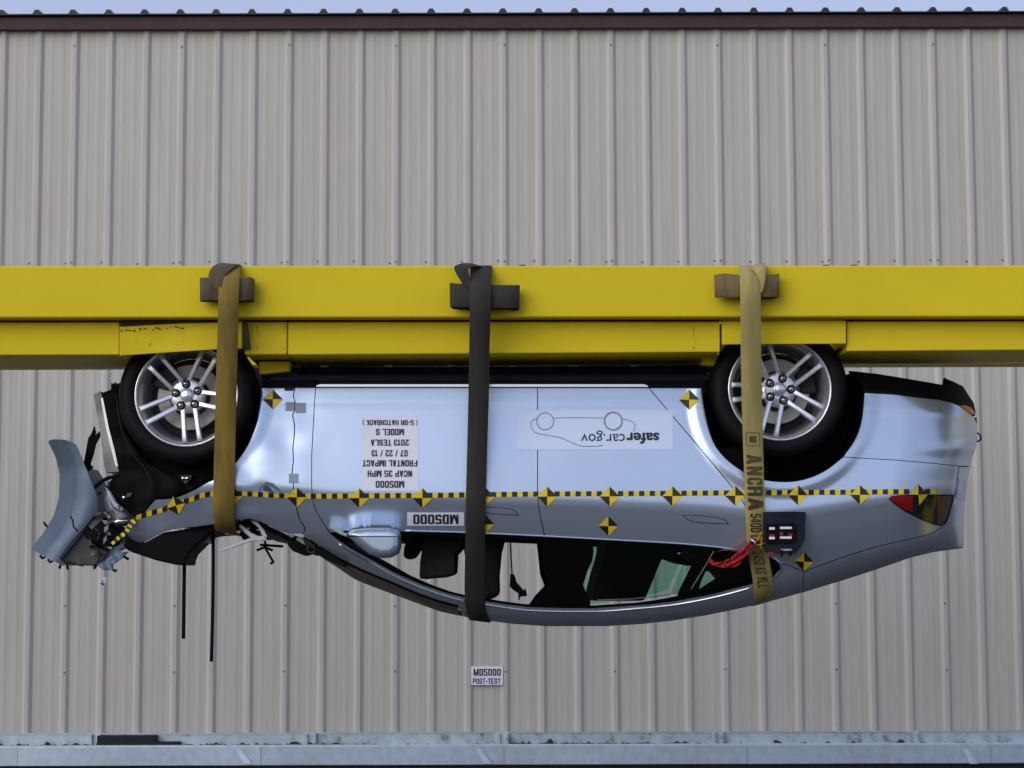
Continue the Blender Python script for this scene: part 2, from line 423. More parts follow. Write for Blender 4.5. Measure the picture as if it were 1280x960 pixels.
for xx, nm in ((XA, 'end_wall'), (XB, 'end_wall')):
    s = -1 if xx == XA else 1
    V = [Vector((xx+s*.02, YW+.01, 0)), Vector((xx+s*.02, YW+11.8, 0)), Vector((xx+s*.02, YW+11.8, ze1+.9)), Vector((xx+s*.02, YW+.01, ze1-.01))]
    mesh_from(nm, V, [(0, 1, 2, 3)], M_WALL, bld)
box('rear_wall', XA, XB, YW+11.8, YW+11.9, 0, ze1+.9, M_WALL, bld)
box('base_wall', XA, XB, YW+.02, YW+.2, 0, ZB+.02, M_BLACKW, bld)
# ------------------------------------------------------------------ galvanised rail along the foot of the wall
rail = empty('galvanised_base_rail', 'weathered galvanised steel ledge running along the foot of the ribbed wall', 'rail')
YL = YW-.16
zl = at(640, 932, YL).z; zf = at(640, 956, YL).z
segx = [at(q, 940, YL).x for q in (-585, -282, 22, 326, 630, 934, 1238, 1542, 1846)]
for i in range(len(segx)-1):
    a, b = segx[i], segx[i+1]
    # fascia: slightly bowed sheet with a bent corner at its right end
    V = []; Fc = []; nx = 24
    for k in range(nx+1):
        t = k/nx; x = a+.0015+(b-a-.003)*t; bow = .004*math.sin(t*7+i*2.1)
        for j, zz in enumerate((zl+.012, zl+.002, zl-.004, zf+.004, zf, zf)):
            yy = (YL+.012, YL+.001, YL, YL, YL+.003, YL+.03)[j]+bow*(.3 if j < 3 else 1)
            V.append(Vector((x, yy, zz)))
    for k in range(nx):
        for j in range(5): Fc.append((k*6+j, k*6+j+1, k*6+6+j+1, k*6+6+j))
    o = mesh_from('fascia_plate', V, Fc, M_GALV, rail)
    box('ledge_plate', a+.001, b-.001, YL+.013, YW-.034, zl-.012, zl-.003, M_GALVD, rail)
bx = [at(q, 925, YW-.04).x for q in (-700, -420, -150, 119, 388, 628, 897, 1140, 1410, 1680, 1950)]
for i in range(len(bx)-1):
    box('back_plate', bx[i]+.02, bx[i+1]-.02, YW-.044, YW-.036, zl-.012, ZB-.004, M_GALVD, rail, .002)
for x in bx:
    for s in (-1, 1):
        box('bracket', x+s*.035-.016, x+s*.035+.016, YW-.085, YW-.046, zl-.003, ZB-.002, M_GALVD, rail, .003)
for x in bx: box('bracket_web', x-.019, x+.019, YW-.058, YW-.036, zl-.003, ZB-.003, M_GALVD, rail)
box('top_flange', bx[0], bx[-1], YW-.05, YW-.03, ZB-.006, ZB+.004, M_GALV, rail)
zlow = zf-.005
box('under_rail_shade', bx[0], bx[-1], YL+.04, YW+.01, 0, zl-.013, M_BLACKW, rail)  # black board standing in for the shaded void below the rail
for sx in (301, 601, 1209):
    P = [at(sx-7, 934.5, YL-.004), at(sx, 936, YL-.004), at(sx+14, 954.8, YL-.022), at(sx+3, 954.8, YL-.022)]
    V = P+[p+Vector((0, .004, 0)) for p in P]
    fix_normals(mesh_from('bent_corner', V, [(0, 1, 2, 3), (4, 5, 6, 7), (0, 1, 5, 4), (1, 2, 6, 5), (2, 3, 7, 6), (3, 0, 4, 7)], M_GALV, rail))
# things lying on the ledge
def on_ledge(px): return at(px, 930, YL+.06).x
o = tag(box('rubber_block', on_ledge(122), on_ledge(196), YL+.03, YL+.11, zl-.003+.038, at(150, 919.5, YL+.03).z, M_RUBBER, None, .004), 'black rubber block lying on a longer one on the steel ledge', 'rubber block')
o = tag(box('rubber_block', on_ledge(122)-.003, on_ledge(225), YL+.025, YL+.115, zl-.003, zl+.036, M_RUBBER, None, .004), 'long flat black rubber strip lying directly on the steel ledge', 'rubber block')
def clump(px, w_, h_, label, name='dirt_clump'):
    bm = bmesh.new(); bmesh.ops.create_icosphere(bm, subdivisions=2, radius=1)
    x = on_ledge(px)
    for v in bm.verts:
        d = 1+.45*noise.noise(v.co*1.7+Vector((px, 0, 0))); v.co = Vector((v.co.x*w_*d, v.co.y*.03*d, max(-.25, v.co.z)*h_*d))+Vector((x, YL+.06, zl+.002))
    me = bpy.data.meshes.new(name); bm.to_mesh(me); bm.free(); o = link(name, me, None, [M_DIRT]); tag(o, label, 'debris'); return o
clump(688, .03, .045, 'round dark clump of dirt on the steel ledge below the placard')
clump(971, .035, .03, 'low dark lump of dirt on the steel ledge below the car tail')
clump(1126, .03, .032, 'dark dirt lump beside a ledge bracket below the car tail')
clump(59, .025, .035, 'small dark dirt lump on the ledge left of the rubber blocks')
clump(368, .05, .03, 'brown dirt heap against a ledge bracket under the hanging black strip')
clump(420, .04, .026, 'flat dark dirt scrap on the ledge right of the brown heap')
V = []; Fc = []
rnd = random.Random(3)
for k in range(750):
    px = rnd.choice((rnd.uniform(-200, 120), rnd.uniform(225, 470), rnd.uniform(640, 860), rnd.uniform(-200, 1480)))
    x = on_ledge(px); s_ = rnd.uniform(.005, .019)*(1.6 if rnd.random() < .1 else 1); yy = YL+rnd.uniform(.03, .10); b = len(V)
    a0 = rnd.uniform(0, 3)
    for q in range(4): V.append(Vector((x+s_*1.9*math.cos(a0+q*1.57), yy+s_*math.sin(a0+q*1.57), zl-.004)))
    V.append(Vector((x, yy, zl-.002+s_*1.1)))
    Fc.extend([(b+q, b+(q+1) % 4, b+4) for q in range(4)])
gr = mesh_from('ledge_grit', V, Fc, M_DIRT); gr['kind'] = 'stuff'; tag(gr, 'dark grit and leaf crumbs scattered along the steel ledge', 'debris')
# ------------------------------------------------------------------ yellow rollover fixture
fix = empty('rollover_fixture', 'yellow painted steel beam frame that carries the upside down car', 'fixture')
def beam(name, xl, xr, tl, tr, bl, br, Y0, Y1, m, parent, bv=.006):
    """a long box whose front face has these photograph corners: (xl, tl) (xr, tr) (xr, br) (xl, bl)"""
    c = [at(xl, tl, Y0), at(xr, tr, Y0), at(xr, br, Y0), at(xl, bl, Y0)]
    V = c+[Vector((p.x, Y1, p.z)) for p in c]
    o = fix_normals(mesh_from(name, V, [(0, 1, 2, 3), (7, 6, 5, 4), (0, 4, 5, 1), (1, 5, 6, 2), (2, 6, 7, 3), (3, 7, 4, 0)], m, parent))
    return bevel(o, bv) if bv else o
YU, YLB = -.22, -.125
ub = beam('upper_beam', -1010, 2290, 332.8, 331.2, 398.2, 394.6, YU, .0, M_YEL, fix, .008)
ub_z = lambda px: at(px, 398.2-3.6*(px+1010)/3300, YU).z
def lower(xl, xr, bl, br, m=M_YEL, Y1=.47):
    a, b = at(xl, 420, YLB), at(xr, 420, YLB)
    def top(px): return ub_z(px)-.011
    c = [Vector((a.x, YLB, top(xl))), Vector((b.x, YLB, top(xr))), at(xr, br, YLB), at(xl, bl, YLB)]
    V = c+[Vector((p.x, Y1, p.z)) for p in c]
    o = fix_normals(mesh_from('lower_beam', V, [(0, 1, 2, 3), (7, 6, 5, 4), (0, 4, 5, 1), (1, 5, 6, 2), (2, 6, 7, 3), (3, 7, 4, 0)], m, fix)); bevel(o, .006)
    V = [Vector((p.x, y_, z_)) for p, zt_ in ((a, ub_z(xl)), (b, ub_z(xr))) for y_ in (YLB+.03, -.003) for z_ in (zt_-.0005, zt_-.0105)]
    fix_normals(mesh_from('gap_shade_shim', V, [(0, 1, 3, 2), (4, 6, 7, 5), (0, 4, 5, 1), (2, 3, 7, 6), (0, 2, 6, 4), (1, 5, 7, 3)], M_YELD, fix))  # recessed spacer made dark to stand for the shaded gap between beams
lower(-1010, 149, 446.3, 443.5)
lower(306, 359, 443.2, 443, M_YELW)
lower(360, 900, 443.4, 440)
lower(1058.5, 2290, 439, 431)
# far upper beam, cross members and end stands (outside the picture)
zu0, zu1 = at(640, 396.5, YU).z, at(640, 332, YU).z
box('far_beam', -6.5, 6.5, 1.98, 2.2, zu0, zu1, M_YEL, fix, .008)
for s in (-1, 1):
    box('cross_member', s*6.3-.12, s*6.3+.12, .002, 1.978, zu0, zu1, M_YEL, fix, .008)
    box('stand_column', s*6.3-.15, s*6.3+.15, .83, 1.13, 0.03, zu0-.001, M_YEL, fix, .008)
    box('foot_plate', s*6.3-.5, s*6.3+.5, .2, 1.76, 0, .03, M_YEL, fix, .004)
# tyre cradles
def cradle(poly, Y0, Y1, m):
    f = prism('cradle_plate', poly, Y0, Y0+.012, m, fix, .003)
    P = [at(x, y, Y0) for x, y in poly]
    xs = [p.x for p in P]; xl, xr = min(xs), max(xs); zlo = max(P[-1].z, P[-2].z); zhi = min(P[0].z, P[1].z)
    zle = [p.z for p in P if abs(p.x-xl) < .02]; zre = [p.z for p in P if abs(p.x-xr) < .02]
    box('cradle_end', xl, xl+.012, Y0+.0125, Y1, min(zle), max(zle), m, fix)
    box('cradle_end', xr-.012, xr, Y0+.0125, Y1, min(zre), max(zre), M_YELD if m is M_YELW else m, fix)
    box('cradle_back', xl, xr, Y1+.0005, Y1+.012, min(zre)+.01, max(zre), M_YELD if m is M_YELW else m, fix)  # left one darkened to paint in the shade inside the cradle
cradle([(149.5, 408.5), (225, 404.2), (302.5, 402.5), (302.5, 435.8), (272, 436.5), (149.5, 444.5)], -.147, .30, M_YELW)
cradle([(903, 402), (1057.5, 401), (1057.5, 429.5), (903, 430.5)], -.147, .32, M_YEL)
for k in range(15):
    px = 151+k*5.6+random.uniform(-2, 2); py = 413.5-.055*(px-150)+random.uniform(-1.3, 1.3); a = random.uniform(1, 3.6); b = random.uniform(.4, 1.3)
    prism('weld_scar', [(px-a, py), (px-a*.3, py-b), (px+a*.6, py-b*.6), (px+a, py+b*.2), (px+a*.2, py+b)], -.1485, -.145, M_YELD, fix)
for x0, y0, y1 in ((322, 404, 441), (357, 404, 441), (868, 406, 436)):
    for k in range(9):
        px = x0+random.uniform(-1.4, 1.4); py = random.uniform(y0, y1); a = random.uniform(.3, .8); b = random.uniform(.5, 2.4)
        prism('rust_streak', [(px-a, py), (px, py-b), (px+a, py), (px, py+b)], YLB-.0012, YLB+.002, M_YELD, fix)
prism('cradle_shade_plate', [(151, 398), (301, 398), (301, 409), (151, 412)], -.118, -.108, M_YELD, fix)  # added dark plate, stands in for shade in the recess above the cradle
prism('cradle_end', [(303, 403.5), (309, 403), (313, 436), (303, 436)], -.146, -.128, M_YELD, fix, .002)
prism('spacer_block', [(324, 451.8), (362, 451.8), (362, 464), (324, 468)], .10, .45, M_YELW, fix, .003)
prism('shadow_plate', [(316, 444.2), (360, 444.2), (360, 451.6), (316, 451.6)], .12, .46, M_YELD, fix, .002)  # dark plate standing in for the shadow above the block
prism('spacer_block', [(878, 443), (905, 443), (905, 458.5), (878, 456)], .10, .40, M_YELW, fix, .003)
prism('tail_block', [(985, 440), (1056, 440), (1056, 445), (985, 445)], .35, .5, M_YELW, fix, .002)
for px in (1032, 1067, 653, 948):
    p = at(px, 333, -.1); box('bolt_head', p.x-.016, p.x+.016, -.12, -.08, at(px, 332.3, YU).z-.004, at(px, 332.3, YU).z+.022, M_BOLT, fix, .003)
# ------------------------------------------------------------------ the car's side surface
ys_ = Curve1([(100, 484), (880, 485), (1080, 490), (1150, 497), (1200, 506), (1225, 525)])
yb_ = Curve1([(100, 676), (160, 668), (220, 656), (265, 650), (300, 650), (340, 652), (380, 656), (412, 660), (500, 664), (580, 666.5), (647, 669.5), (709, 672.6), (780, 676.5), (842, 680), (889, 684), (936, 690), (966, 692), (1000, 688), (1060, 676), (1120, 664), (1180, 648), (1225, 640)])
yw_ = Curve1([(100, 690), (300, 664), (380, 664), (410, 668), (438, 685), (465, 700), (496, 717), (529, 731), (555, 740), (580, 746.5), (607, 751), (631, 755), (662, 758.6), (709, 760), (740, 760), (800, 756), (842, 751.6), (889, 743), (939, 730), (966, 721), (1004, 713), (1050, 698), (1086, 686), (1139, 674), (1179, 660), (1225, 652)])
yr_ = Curve1([(100, 700), (300, 672), (340, 678), (385, 690), (400, 695.5), (443, 724), (486, 741), (529, 757), (550, 764.5), (580, 771), (613, 777), (640, 780), (684, 783), (756, 783), (800, 780.5), (821, 778.5), (864, 772.6), (905, 765), (941, 757), (966, 751), (1006, 740), (1049, 727), (1094, 712.5), (1139, 697), (1166, 690.5), (1187, 687.5), (1225, 684)])
xr_ = Curve1([(460, 1190), (482, 1204), (493, 1211), (503, 1217), (514, 1220.5), (530, 1221.5), (548, 1221.5), (560, 1220), (572, 1215.5), (583, 1213), (602, 1209), (625, 1206.5), (648, 1205.5), (669, 1205), (690, 1205)])
PB = Curve1([(-.3, .16), (0, .086), (.05, .0765), (.10, .067), (.112, .0652), (.13, .0648), (.16, .0630), (.22, .0552), (.40, .031), (.55, .013), (.67, .003), (.735, 0), (.775, .003), (.82, .015), (.9, .040), (1, .078)])
def arch_lip(px, py):
    r1 = math.hypot(px-979, (py-501)*.99); d = r1-102
    a = .013*(1-smooth((d-5)/16)) if d > -4 else .013
    r2 = math.hypot(px-236, py-497); d2 = r2-92
    return a+(.008*(1-smooth(d2/16)) if d2 > -4 and px > 262 else 0)
def S(px, py):
    ys, yb = ys_(px), yb_(px)
    u = (py-ys)/(yb-ys)
    if u <= 1: Y = PB(u)
    else:
        yw = yw_(px); yr = yr_(px)
        h = (min(py, yw)-yb)/250.; Y = .078+.62*h+.25*h*h
        k1 = .62+.5*h
        if py > yw:
            wv = clampf((py-yw)/(yr-yw), 0, .997); hb = (yr-yw)/250.
            Y += k1*hb*wv + .16*(1-math.sqrt(1-wv*wv))
    Y -= arch_lip(px, py)
    if px < 300: Y += .14*((300-px)/150.)**2
    if px > 1095:
        Rr_ = 95.; e = clampf((Rr_-(xr_(py)-px))/Rr_, 0, .9985)
        Y += .52*(1-math.sqrt(1-e*e))
    if px < 420:   # crash buckling of the front wing
        k = smooth((420-px)/120.)
        Y += k*(.012*noise.noise(Vector((px*.022, py*.03, 0)))+.010*math.exp(-((px-330)/16.)**2-((py-610)/9.)**2)-.012*math.exp(-((px-312)/22.)**2-((py-645)/8.)**2))
    return Y
car = empty('crashed_car', 'silver hatchback hanging upside down, front end crushed, marked with yellow black targets', 'car')
# --- outlines of the side panels (photograph pixels)
wing_gap = [(369, 484.5), (366.8, 494), (369, 503), (368.6, 512), (366, 519), (368.4, 531), (368, 545), (366.2, 560), (367, 575), (365.4, 590), (366.5, 602), (367.5, 612), (372, 640), (375, 650), (380.5, 658), (381, 664), (377, 668)]
door_front = [(394.5, 484.5), (393, 505), (391.6, 531), (389.5, 571), (389.5, 610), (391, 625), (394.5, 638), (403.5, 653), (413, 666.5)]
door_mid = [(672, 484.5), (672, 618), (673, 632), (676, 648), (681, 670.5)]
door_rear = [(811, 484.8), (862, 545), (918, 612), (933, 634), (944, 660), (948, 690)]
arch_r = [(877, 485), (880, 511.5), (889, 549), (902.5, 570), (926, 588.6), (953, 600.5), (985, 603), (1009, 599), (1032.6, 588.6), (1054, 571.2), (1070, 549), (1078, 525), (1080.5, 491)]
arch_q = chaikin(arch_r[:10], 2, False); arch_b = chaikin(arch_r[9:], 2, False)
bump_line = [(1054, 571.2), (1080, 572.8), (1120, 575), (1160, 578.5), (1199, 582.5)]
hatch_line = [(1199, 582.5), (1194, 617.5), (1189.5, 632), (1185.5, 647.5), (1181, 656), (1167.5, 666), (1142.5, 672.8), (1111, 679.5), (1086, 686), (1049, 698), (1011.5, 712), (1004, 714.5)]
win_low = [(413, 667), (430, 664), (460, 664.3), (501, 665.2), (580, 666.8), (606, 668), (647, 669.8), (681, 671.2), (709, 672.8), (756, 675.2), (780, 676.7), (842, 680.2), (889, 684.2), (936, 690), (950, 692.5), (966, 698)]
win_tip = [(974, 705), (975, 711), (966, 721)]
win_top = [(939, 730), (889, 743), (842, 751.6), (811, 755.5), (800, 756), (740, 760), (709, 760), (662, 758.6), (631, 755), (607, 751), (580, 746.5), (555, 740), (529, 731), (496, 717), (465, 700), (438, 685), (422, 674)]
seal = [(377, 669), (400, 683), (422, 697), (451.5, 712), (486, 726), (520, 741), (546, 750), (572, 757.5)]
R_ = lambda l: list(reversed(l))
# front wing (fender)
arch_f = [(326, 484.5), (325.5, 500), (321, 528), (316, 542), (308, 560), (293, 580.6), (280, 590), (266, 600), (259, 602.5), (240, 614), (217.5, 622.5), (194, 624), (181, 639), (170, 647.5)]
arch_f = chaikin(arch_f[:11], 1, False)+arch_f[11:]
wing = arch_f+[(163, 652), (157, 664), (156, 671), (176, 680), (195, 670), (204, 665), (221, 661), (245, 659), (269, 655.6), (296, 650.5), (312, 649), (325, 652.5), (335, 657), (347, 662.5), (360, 668), (377, 668)]+R_(wing_gap)[1:]
panel('front_wing', wing, M_PAINT, car, gap=.85, step=5, far=True)
# scuttle-side panel with windscreen pillar and roof rail
roofedge = [(572, 757.5)]+[(x, yr_(x)-.15) for x in (580, 596, 613, 640, 684, 720, 756, 800, 821, 864, 905, 941, 966, 985, 1004)]
body_side = wing_gap+seal[1:]+roofedge+[(1004, 714.5), (985, 706), (974, 705)]+win_tip[1:]+win_top+[(413, 667)]+R_(door_front)[1:]
panel('pillar_and_roof_rail', body_side, M_PAINT, car, gap=.45, step=5, far=True, seg=3)
fd = door_front+win_low[1:7]+[(681, 671.2)]+R_(door_mid)[1:]
panel('front_door', fd, M_PAINT, car, gap=.55, step=5, far=True)
rd = door_mid+[(709, 672.8), (756, 675.2), (780, 676.7), (842, 680.2), (889, 684.2), (936, 690), (948, 691)]+R_(door_rear)[1:]
panel('rear_door', rd, M_PAINT, car, gap=.55, step=4, far=True)
lamp = [(1111, 624), (1113, 621), (1117, 619.6), (1142.5, 618), (1192.5, 618.3), (1190, 630), (1186, 646), (1181.5, 654.5), (1176, 657.4), (1165, 655.6), (1149, 649), (1130, 639), (1117.5, 630)]
qp = door_rear+[(950, 692.5), (966, 698), (974, 705), (985, 706), (1004, 714.5)]+R_(hatch_line)[1:]+R_(bump_line)[1:]+R_(arch_q)[1:]
panel('quarter_panel', qp, M_PAINT, car, gap=.5, step=3.4, far=True, holes=[lamp])
xs_r = lambda y: xr_(y)-.06
rb = [(1080.5, 491), (1118, 493), (1149, 497), (1173, 499.5), (1188.5, 503), (1199, 507), (1209, 514.5), (1217.6, 521)]+[(xs_r(y), y) for y in (530, 540, 548, 556, 564, 572, 580, 583)]+R_(bump_line)+arch_b[1:-1]
panel('rear_bumper', rb, M_PAINT, car, gap=.4, step=4, far=True, seg=3)
hl = [(1199, 582.8)]+[(xs_r(y), y) for y in (584, 600, 615, 630, 645, 660, 672, 684)]+[(1187, 687), (1166, 690), (1139, 696.6), (1094, 712), (1049, 726.5), (1006, 739.5), (1004, 739.8)]+R_(hatch_line)[:-1]
panel('tailgate_side', hl, M_PAINT, car, gap=.5, step=4, far=True, seg=3)
tl = panel('tail_lamp', inset(lamp, .6), M_LAMP, car, off=.004, step=4, far=True, seg=3)
panel('red_lens', inset([(1111, 624), (1113, 621), (1117, 619.6), (1142.5, 618), (1142, 641.5), (1130, 637.8), (1117.5, 629)], 1.2), M_RED, tl, off=.001, thick=.004, step=4)
panel('amber_reflection', [(1171, 620), (1190.5, 620), (1188, 631), (1184, 645), (1179.5, 653), (1172, 655)], M_LAMPA, tl, off=.001, thick=.004, step=4)  # amber-brown reflection on the lamp, put in as a coloured piece
# inner dark structure right behind the painted panels (seen in the gaps)
def S2(px, py): return S(px, py)+.028
inner = [(330, 486)]+[(876, 486), (879, 512), (887, 549), (901, 572), (925, 591), (953, 603), (985, 605.5), (1009, 602), (1034, 591), (1056, 574), (1072, 550), (1083, 525), (1085, 493), (1150, 500), (1196, 512), (1196, 600), (1190, 650), (1170, 670), (1004, 735), (985, 700), (950, 690), (842, 679), (709, 671.6), (606, 667), (430, 663), (412, 664), (377, 664), (350, 660), (320, 650), (305, 575), (318, 545)]
panel('inner_structure', inner, M_PLAST, car, D=S2, thick=0, step=12, seg=8, far=True)
# --- sill, bright strip, underbody
def Dsill(px, py): return .112+.0035*(484-py)-.02*math.exp(-((py-470)/3.)**2)
sill = [(327, 484.2), (328, 470), (345, 463), (420, 460), (560, 458.5), (740, 457), (876, 456), (884, 462), (886, 474), (878, 484.6)]
panel('sill_cover', sill, M_SILL, car, D=Dsill, thick=.06, step=5, far=True)
panel('bright_sill_strip', [(395, 483.4), (396, 481.6), (400, 480.3), (805, 480.3), (809.5, 482), (810.5, 483.6)], M_CHROME, car, D=lambda x, y: .098, thick=.012, step=6, seg=6, far=True)
for px in (405, 486, 562, 641, 717, 793):
    prism('jacking_pad', [(px-6, 456.5), (px+6, 456.5), (px+4, 459.5), (px-4, 459.5)], .19, .26, M_BEIGE, car)
zu = at(640, 458.5, .21).z
box('underbody', at(340, 458, .2).x, at(884, 458, .2).x, .185, 2*YC-.185, zu-.10, zu, M_PLAST, car, .01)
# rear lower valance (black) with its bent corner flap
def Dval(px, py): return S(px, max(py, ys_(px)+1))+.012+.0028*max(0, ys_(px)-py)
val = [(1080.5, 490.5), (1076, 478), (1062, 465), (1062, 463.5), (1095, 467), (1126, 472), (1156, 477), (1179, 481.2), (1180.4, 472), (1194, 478), (1204, 483), (1210, 493), (1217, 503), (1219.5, 514), (1219, 520), (1209, 514.2), (1199, 506.8), (1188.5, 502.8), (1173, 499.2), (1149, 496.7), (1118, 492.7)]
panel('rear_valance', val, M_PLAST, car, D=Dval, thick=.03, step=4, seg=3, far=True)
panel('side_reflector', [(1200, 507), (1207, 506.5), (1214, 509.5), (1218, 515), (1218.5, 519), (1210, 515)], M_AMBER, car, D=lambda x, y: S(x, max(y, 508))-.006, thick=.006, step=3, seg=2, far=True)
zr1 = at(1062, 464, .2).z; zr2 = at(1179, 481.2, .4).z
V = [Vector((at(1062, 464, .2).x, .25, zr1-.012)), Vector((at(1062, 464, .2).x, 2*YC-.25, zr1-.012)), Vector((at(1190, 484, .5).x, 2*YC-.45, zr2-.02)), Vector((at(1190, 484, .5).x, .45, zr2-.02))]
mesh_from('rear_undertray', V, [(0, 1, 2, 3)], M_PLAST, car)
# tow eye
bm = bmesh.new()
p0 = at(1218, 546, .62)
pts = [p0+Vector((.022*math.cos(t)*1.0+.012, .004*math.sin(3*t), .022*math.sin(t)-.003)) for t in [k*.35 for k in range(19)]]
tube('tow_eye', pts, .0045, M_PLAST, car, 6)
tube('tow_eye_clip', [at(1213, 541, .5), at(1215, 547, .52), at(1219, 549, .55)], .005, M_PLAST, car, 6)
# --- transverse panels between the two sides
def span(name, edge, m, bulge=0., inset_=0., n=8):
    """sheet across the car between the near edge line (photograph pixels) and its mirror image"""
    L = [at(x, y, S(x, y)) for x, y in edge]; V = []; Fc = []; k = len(L)
    cz = 2.3
    for p in L:
        for j in range(n+1):
            t = j/n; q = Vector((p.x, p.y+(2*YC-2*p.y)*t, p.z)); b = bulge*4*t*(1-t)
            V.append(q+Vector((0, 0, -b)))
    for i in range(k-1):
        for j in range(n): Fc.append((i*(n+1)+j, (i+1)*(n+1)+j, (i+1)*(n+1)+j+1, i*(n+1)+j+1))
    return fix_normals(mesh_from(name, V, Fc, m, car, True))
wl = dens([(x, yr_(x)-.2) for x in (385, 400, 420, 443, 465, 486, 510, 529, 550, 573)], 6, False)
wsc_poly = [(377, 670), (400, 684), (422, 698), (451.5, 713), (486, 727), (520, 742), (546, 751), (572, 758)]+R_(wl)
panel('windscreen', wsc_poly, M_WSCR, car, off=.006, thick=0, step=4, seg=3, far=True)
span('windscreen_centre', wl, M_WSCR, .0)
span('roof_panel', dens([(x, yr_(x)-.25) for x in (573, 600, 640, 684, 720, 756, 800, 840, 880, 920, 950)], 8, False), M_PAINT)
span('rear_window', dens([(x, yr_(x)-.25) for x in (950.5, 980, 1006, 1049, 1080)], 8, False), M_WSCR)
span('tailgate', dens([(x, yr_(x)-.25) for x in (1080.5, 1094, 1139, 1166, 1187)]+[(1203.5, 685), (1204, 672)]+[(xs_r(y)-.3, y) for y in (660, 640, 620, 600, 584)], 6, False), M_PAINT)
span('bumper_centre', dens([(xs_r(y)-.3, y) for y in (583, 572, 560, 548, 530, 521)], 5, False), M_PAINT)
span('bumper_underside', dens([(1218, 520), (1212, 500), (1204, 486)], 5, False), M_PLAST)
panel('number_plate', [(1199.5, 598), (1208, 601.5), (1205.5, 626), (1196, 622)], M_WHITE, car, off=-.010, thick=.006, step=4)
# bright line along the roof rail, seal lines
def strip(name, line, w0, w1, m, off, parent=car, D=None, st=4):
    l = dens(line, st, False); fs = []
    for a, b in zip(l[:-1], l[1:]): fs.append([(a[0], a[1]+w0), (b[0], b[1]+w0), (b[0], b[1]+w1), (a[0], a[1]+w1)])
    return decal(name, fs, m, parent, off, D)
trim_line = [(x, yw_(x)+4.6) for x in range(424, 945, 6)]
tube('roof_rail_trim', [at(x, y, S(x, y)-.001) for x, y in trim_line], .0042, M_CHROME, car, 8)
strip('window_seal', [(x, yw_(x)) for x in range(424, 968, 6)], -3.2, .3, M_PLAST, -.004)
tube('quarter_glass_trim', [at(x, y, S(x, y)-.002) for x, y in chaikin([(950, 691), (966, 696.5), (976, 704.5), (977.5, 711), (968, 722)], 2, False)], .005, M_CHROME, car, 8)
strip('screen_seal', [(380, 671), (400, 684), (422, 697.6), (451.5, 712.6), (486, 726.8), (520, 741.6), (546, 750.8), (573, 758.2)], -1.2, 1.6, M_PLAST, .003)
decal('belt_seal', [[(a[0], a[1]-.5), (b[0], b[1]-.5), (b[0], b[1]+4), (a[0], a[1]+4)] for a, b in zip(win_low[3:-1], win_low[4:])], M_PLAST, car, -.004)
tube('belt_trim', [at(x, yb_(x)-1.0, S(x, yb_(x)-1.0)) for x in range(506, 930, 8)], .0042, M_PAINT, car, 8)
# --- windows
def Dg(px, py): return S(px, py)+.016
rg = [(737, 674.5), (780, 677), (842, 681), (889, 685), (882, 700), (862, 737), (835, 745), (800, 751), (737, 755)]
panel('rear_door_glass', rg, M_GLASS, car, D=Dg, thick=0, step=8, far=True)
qg = [(896, 686), (936, 691), (950, 694), (966, 699), (973, 706), (972, 711), (964, 720), (939, 729), (890, 741), (870, 745), (866, 741), (885, 705)]
panel('quarter_glass', qg, M_GLASS, car, D=Dg, thick=0, step=8, far=True)
panel('pillar_cover', [(878, 683.5), (895, 686.5), (886, 706), (869, 743), (845, 749.5), (849, 738), (865, 706)], M_PLAST, car, D=lambda x, y: S(x, y)+.008, thick=.02, step=6)
panel('pillar_cover', [(914, 684), (932, 686.5), (920, 706), (906, 738), (893, 742), (900, 728), (908, 706)], M_PLAST, car, D=lambda x, y: S(x, y)+.008, thick=.02, step=6, near=False, far=True)
strip('pillar_chrome_line', [(892, 689), (880, 710), (864, 736)], -.8, .8, M_STEELW, -.001)
strip('glass_edge_line', [(746, 750), (790, 748.6), (830, 744), (862, 737)], -.6, .6, M_BEIGE, -.010)
panel('centre_pillar', [(676, 669.5), (741, 673.5), (742, 690), (740, 702), (735, 712), (729, 731), (733, 742), (738, 750), (738, 759.5), (690, 759.6), (664, 758), (672, 746), (686, 732), (680, 715)], M_PLAST, car, D=lambda x, y: S(x, y)+.012, thick=.03, step=8, far=True)
# --- inside the cabin
def cab(name, poly, y0, y1, m, bv=.01): return prism(name, poly, y0, y1, m, car, bv)
for y0 in (.36, 1.10):
    dx = 0
    cab('front_seat', [(575, 560), (650, 560), (640, 640), (627, 690), (624, 720), (625, 745), (604, 752), (588, 748), (586, 715), (580, 690)], y0, y0+.46, M_SEAT, .03)
cab('rear_seat', [(770, 560), (870, 560), (852, 690), (830, 697), (826, 702), (806, 751), (740, 751), (748, 720), (757, 690)], .34, 1.62, M_SEAT, .02)
cab('rear_seat_head_restraint', [(840, 690), (874, 700), (866, 707), (846, 703), (832, 698)], .5, .8, M_SEAT, .008)
cab('dashboard', [(400, 560), (540, 560), (536, 640), (512, 676), (490, 672), (440, 668), (412, 660)], .18, 1.78, M_SEAT, .02)
cab('steering_column', [(508, 676), (515, 664), (532, 664), (526, 684), (517, 697), (508, 699), (504, 695), (505, 684)], .40, .70, M_PLAST, .01)
cab('deflated_airbag', [(534, 640), (588, 640), (585, 676), (570, 692), (568.5, 717), (556, 721), (524, 724), (525, 702), (527, 690), (526, 680)], .42, .95, M_BROWN, .015)
cab('cabin_floor', [(400, 560), (960, 560), (960, 600), (400, 600)], .15, 1.81, M_PLAST, 0)
cab('parcel_shelf', [(872, 640), (985, 640), (985, 702), (950, 700), (915, 712), (893, 706), (880, 690)], .3, 1.66, M_SEAT, .01)
cab('headlining', [(560, 752), (640, 761), (700, 765), (760, 765), (840, 758), (920, 743), (920, 747), (840, 762), (760, 770), (700, 770), (640, 766), (560, 757)], .42, 1.54, M_SEAT, 0)
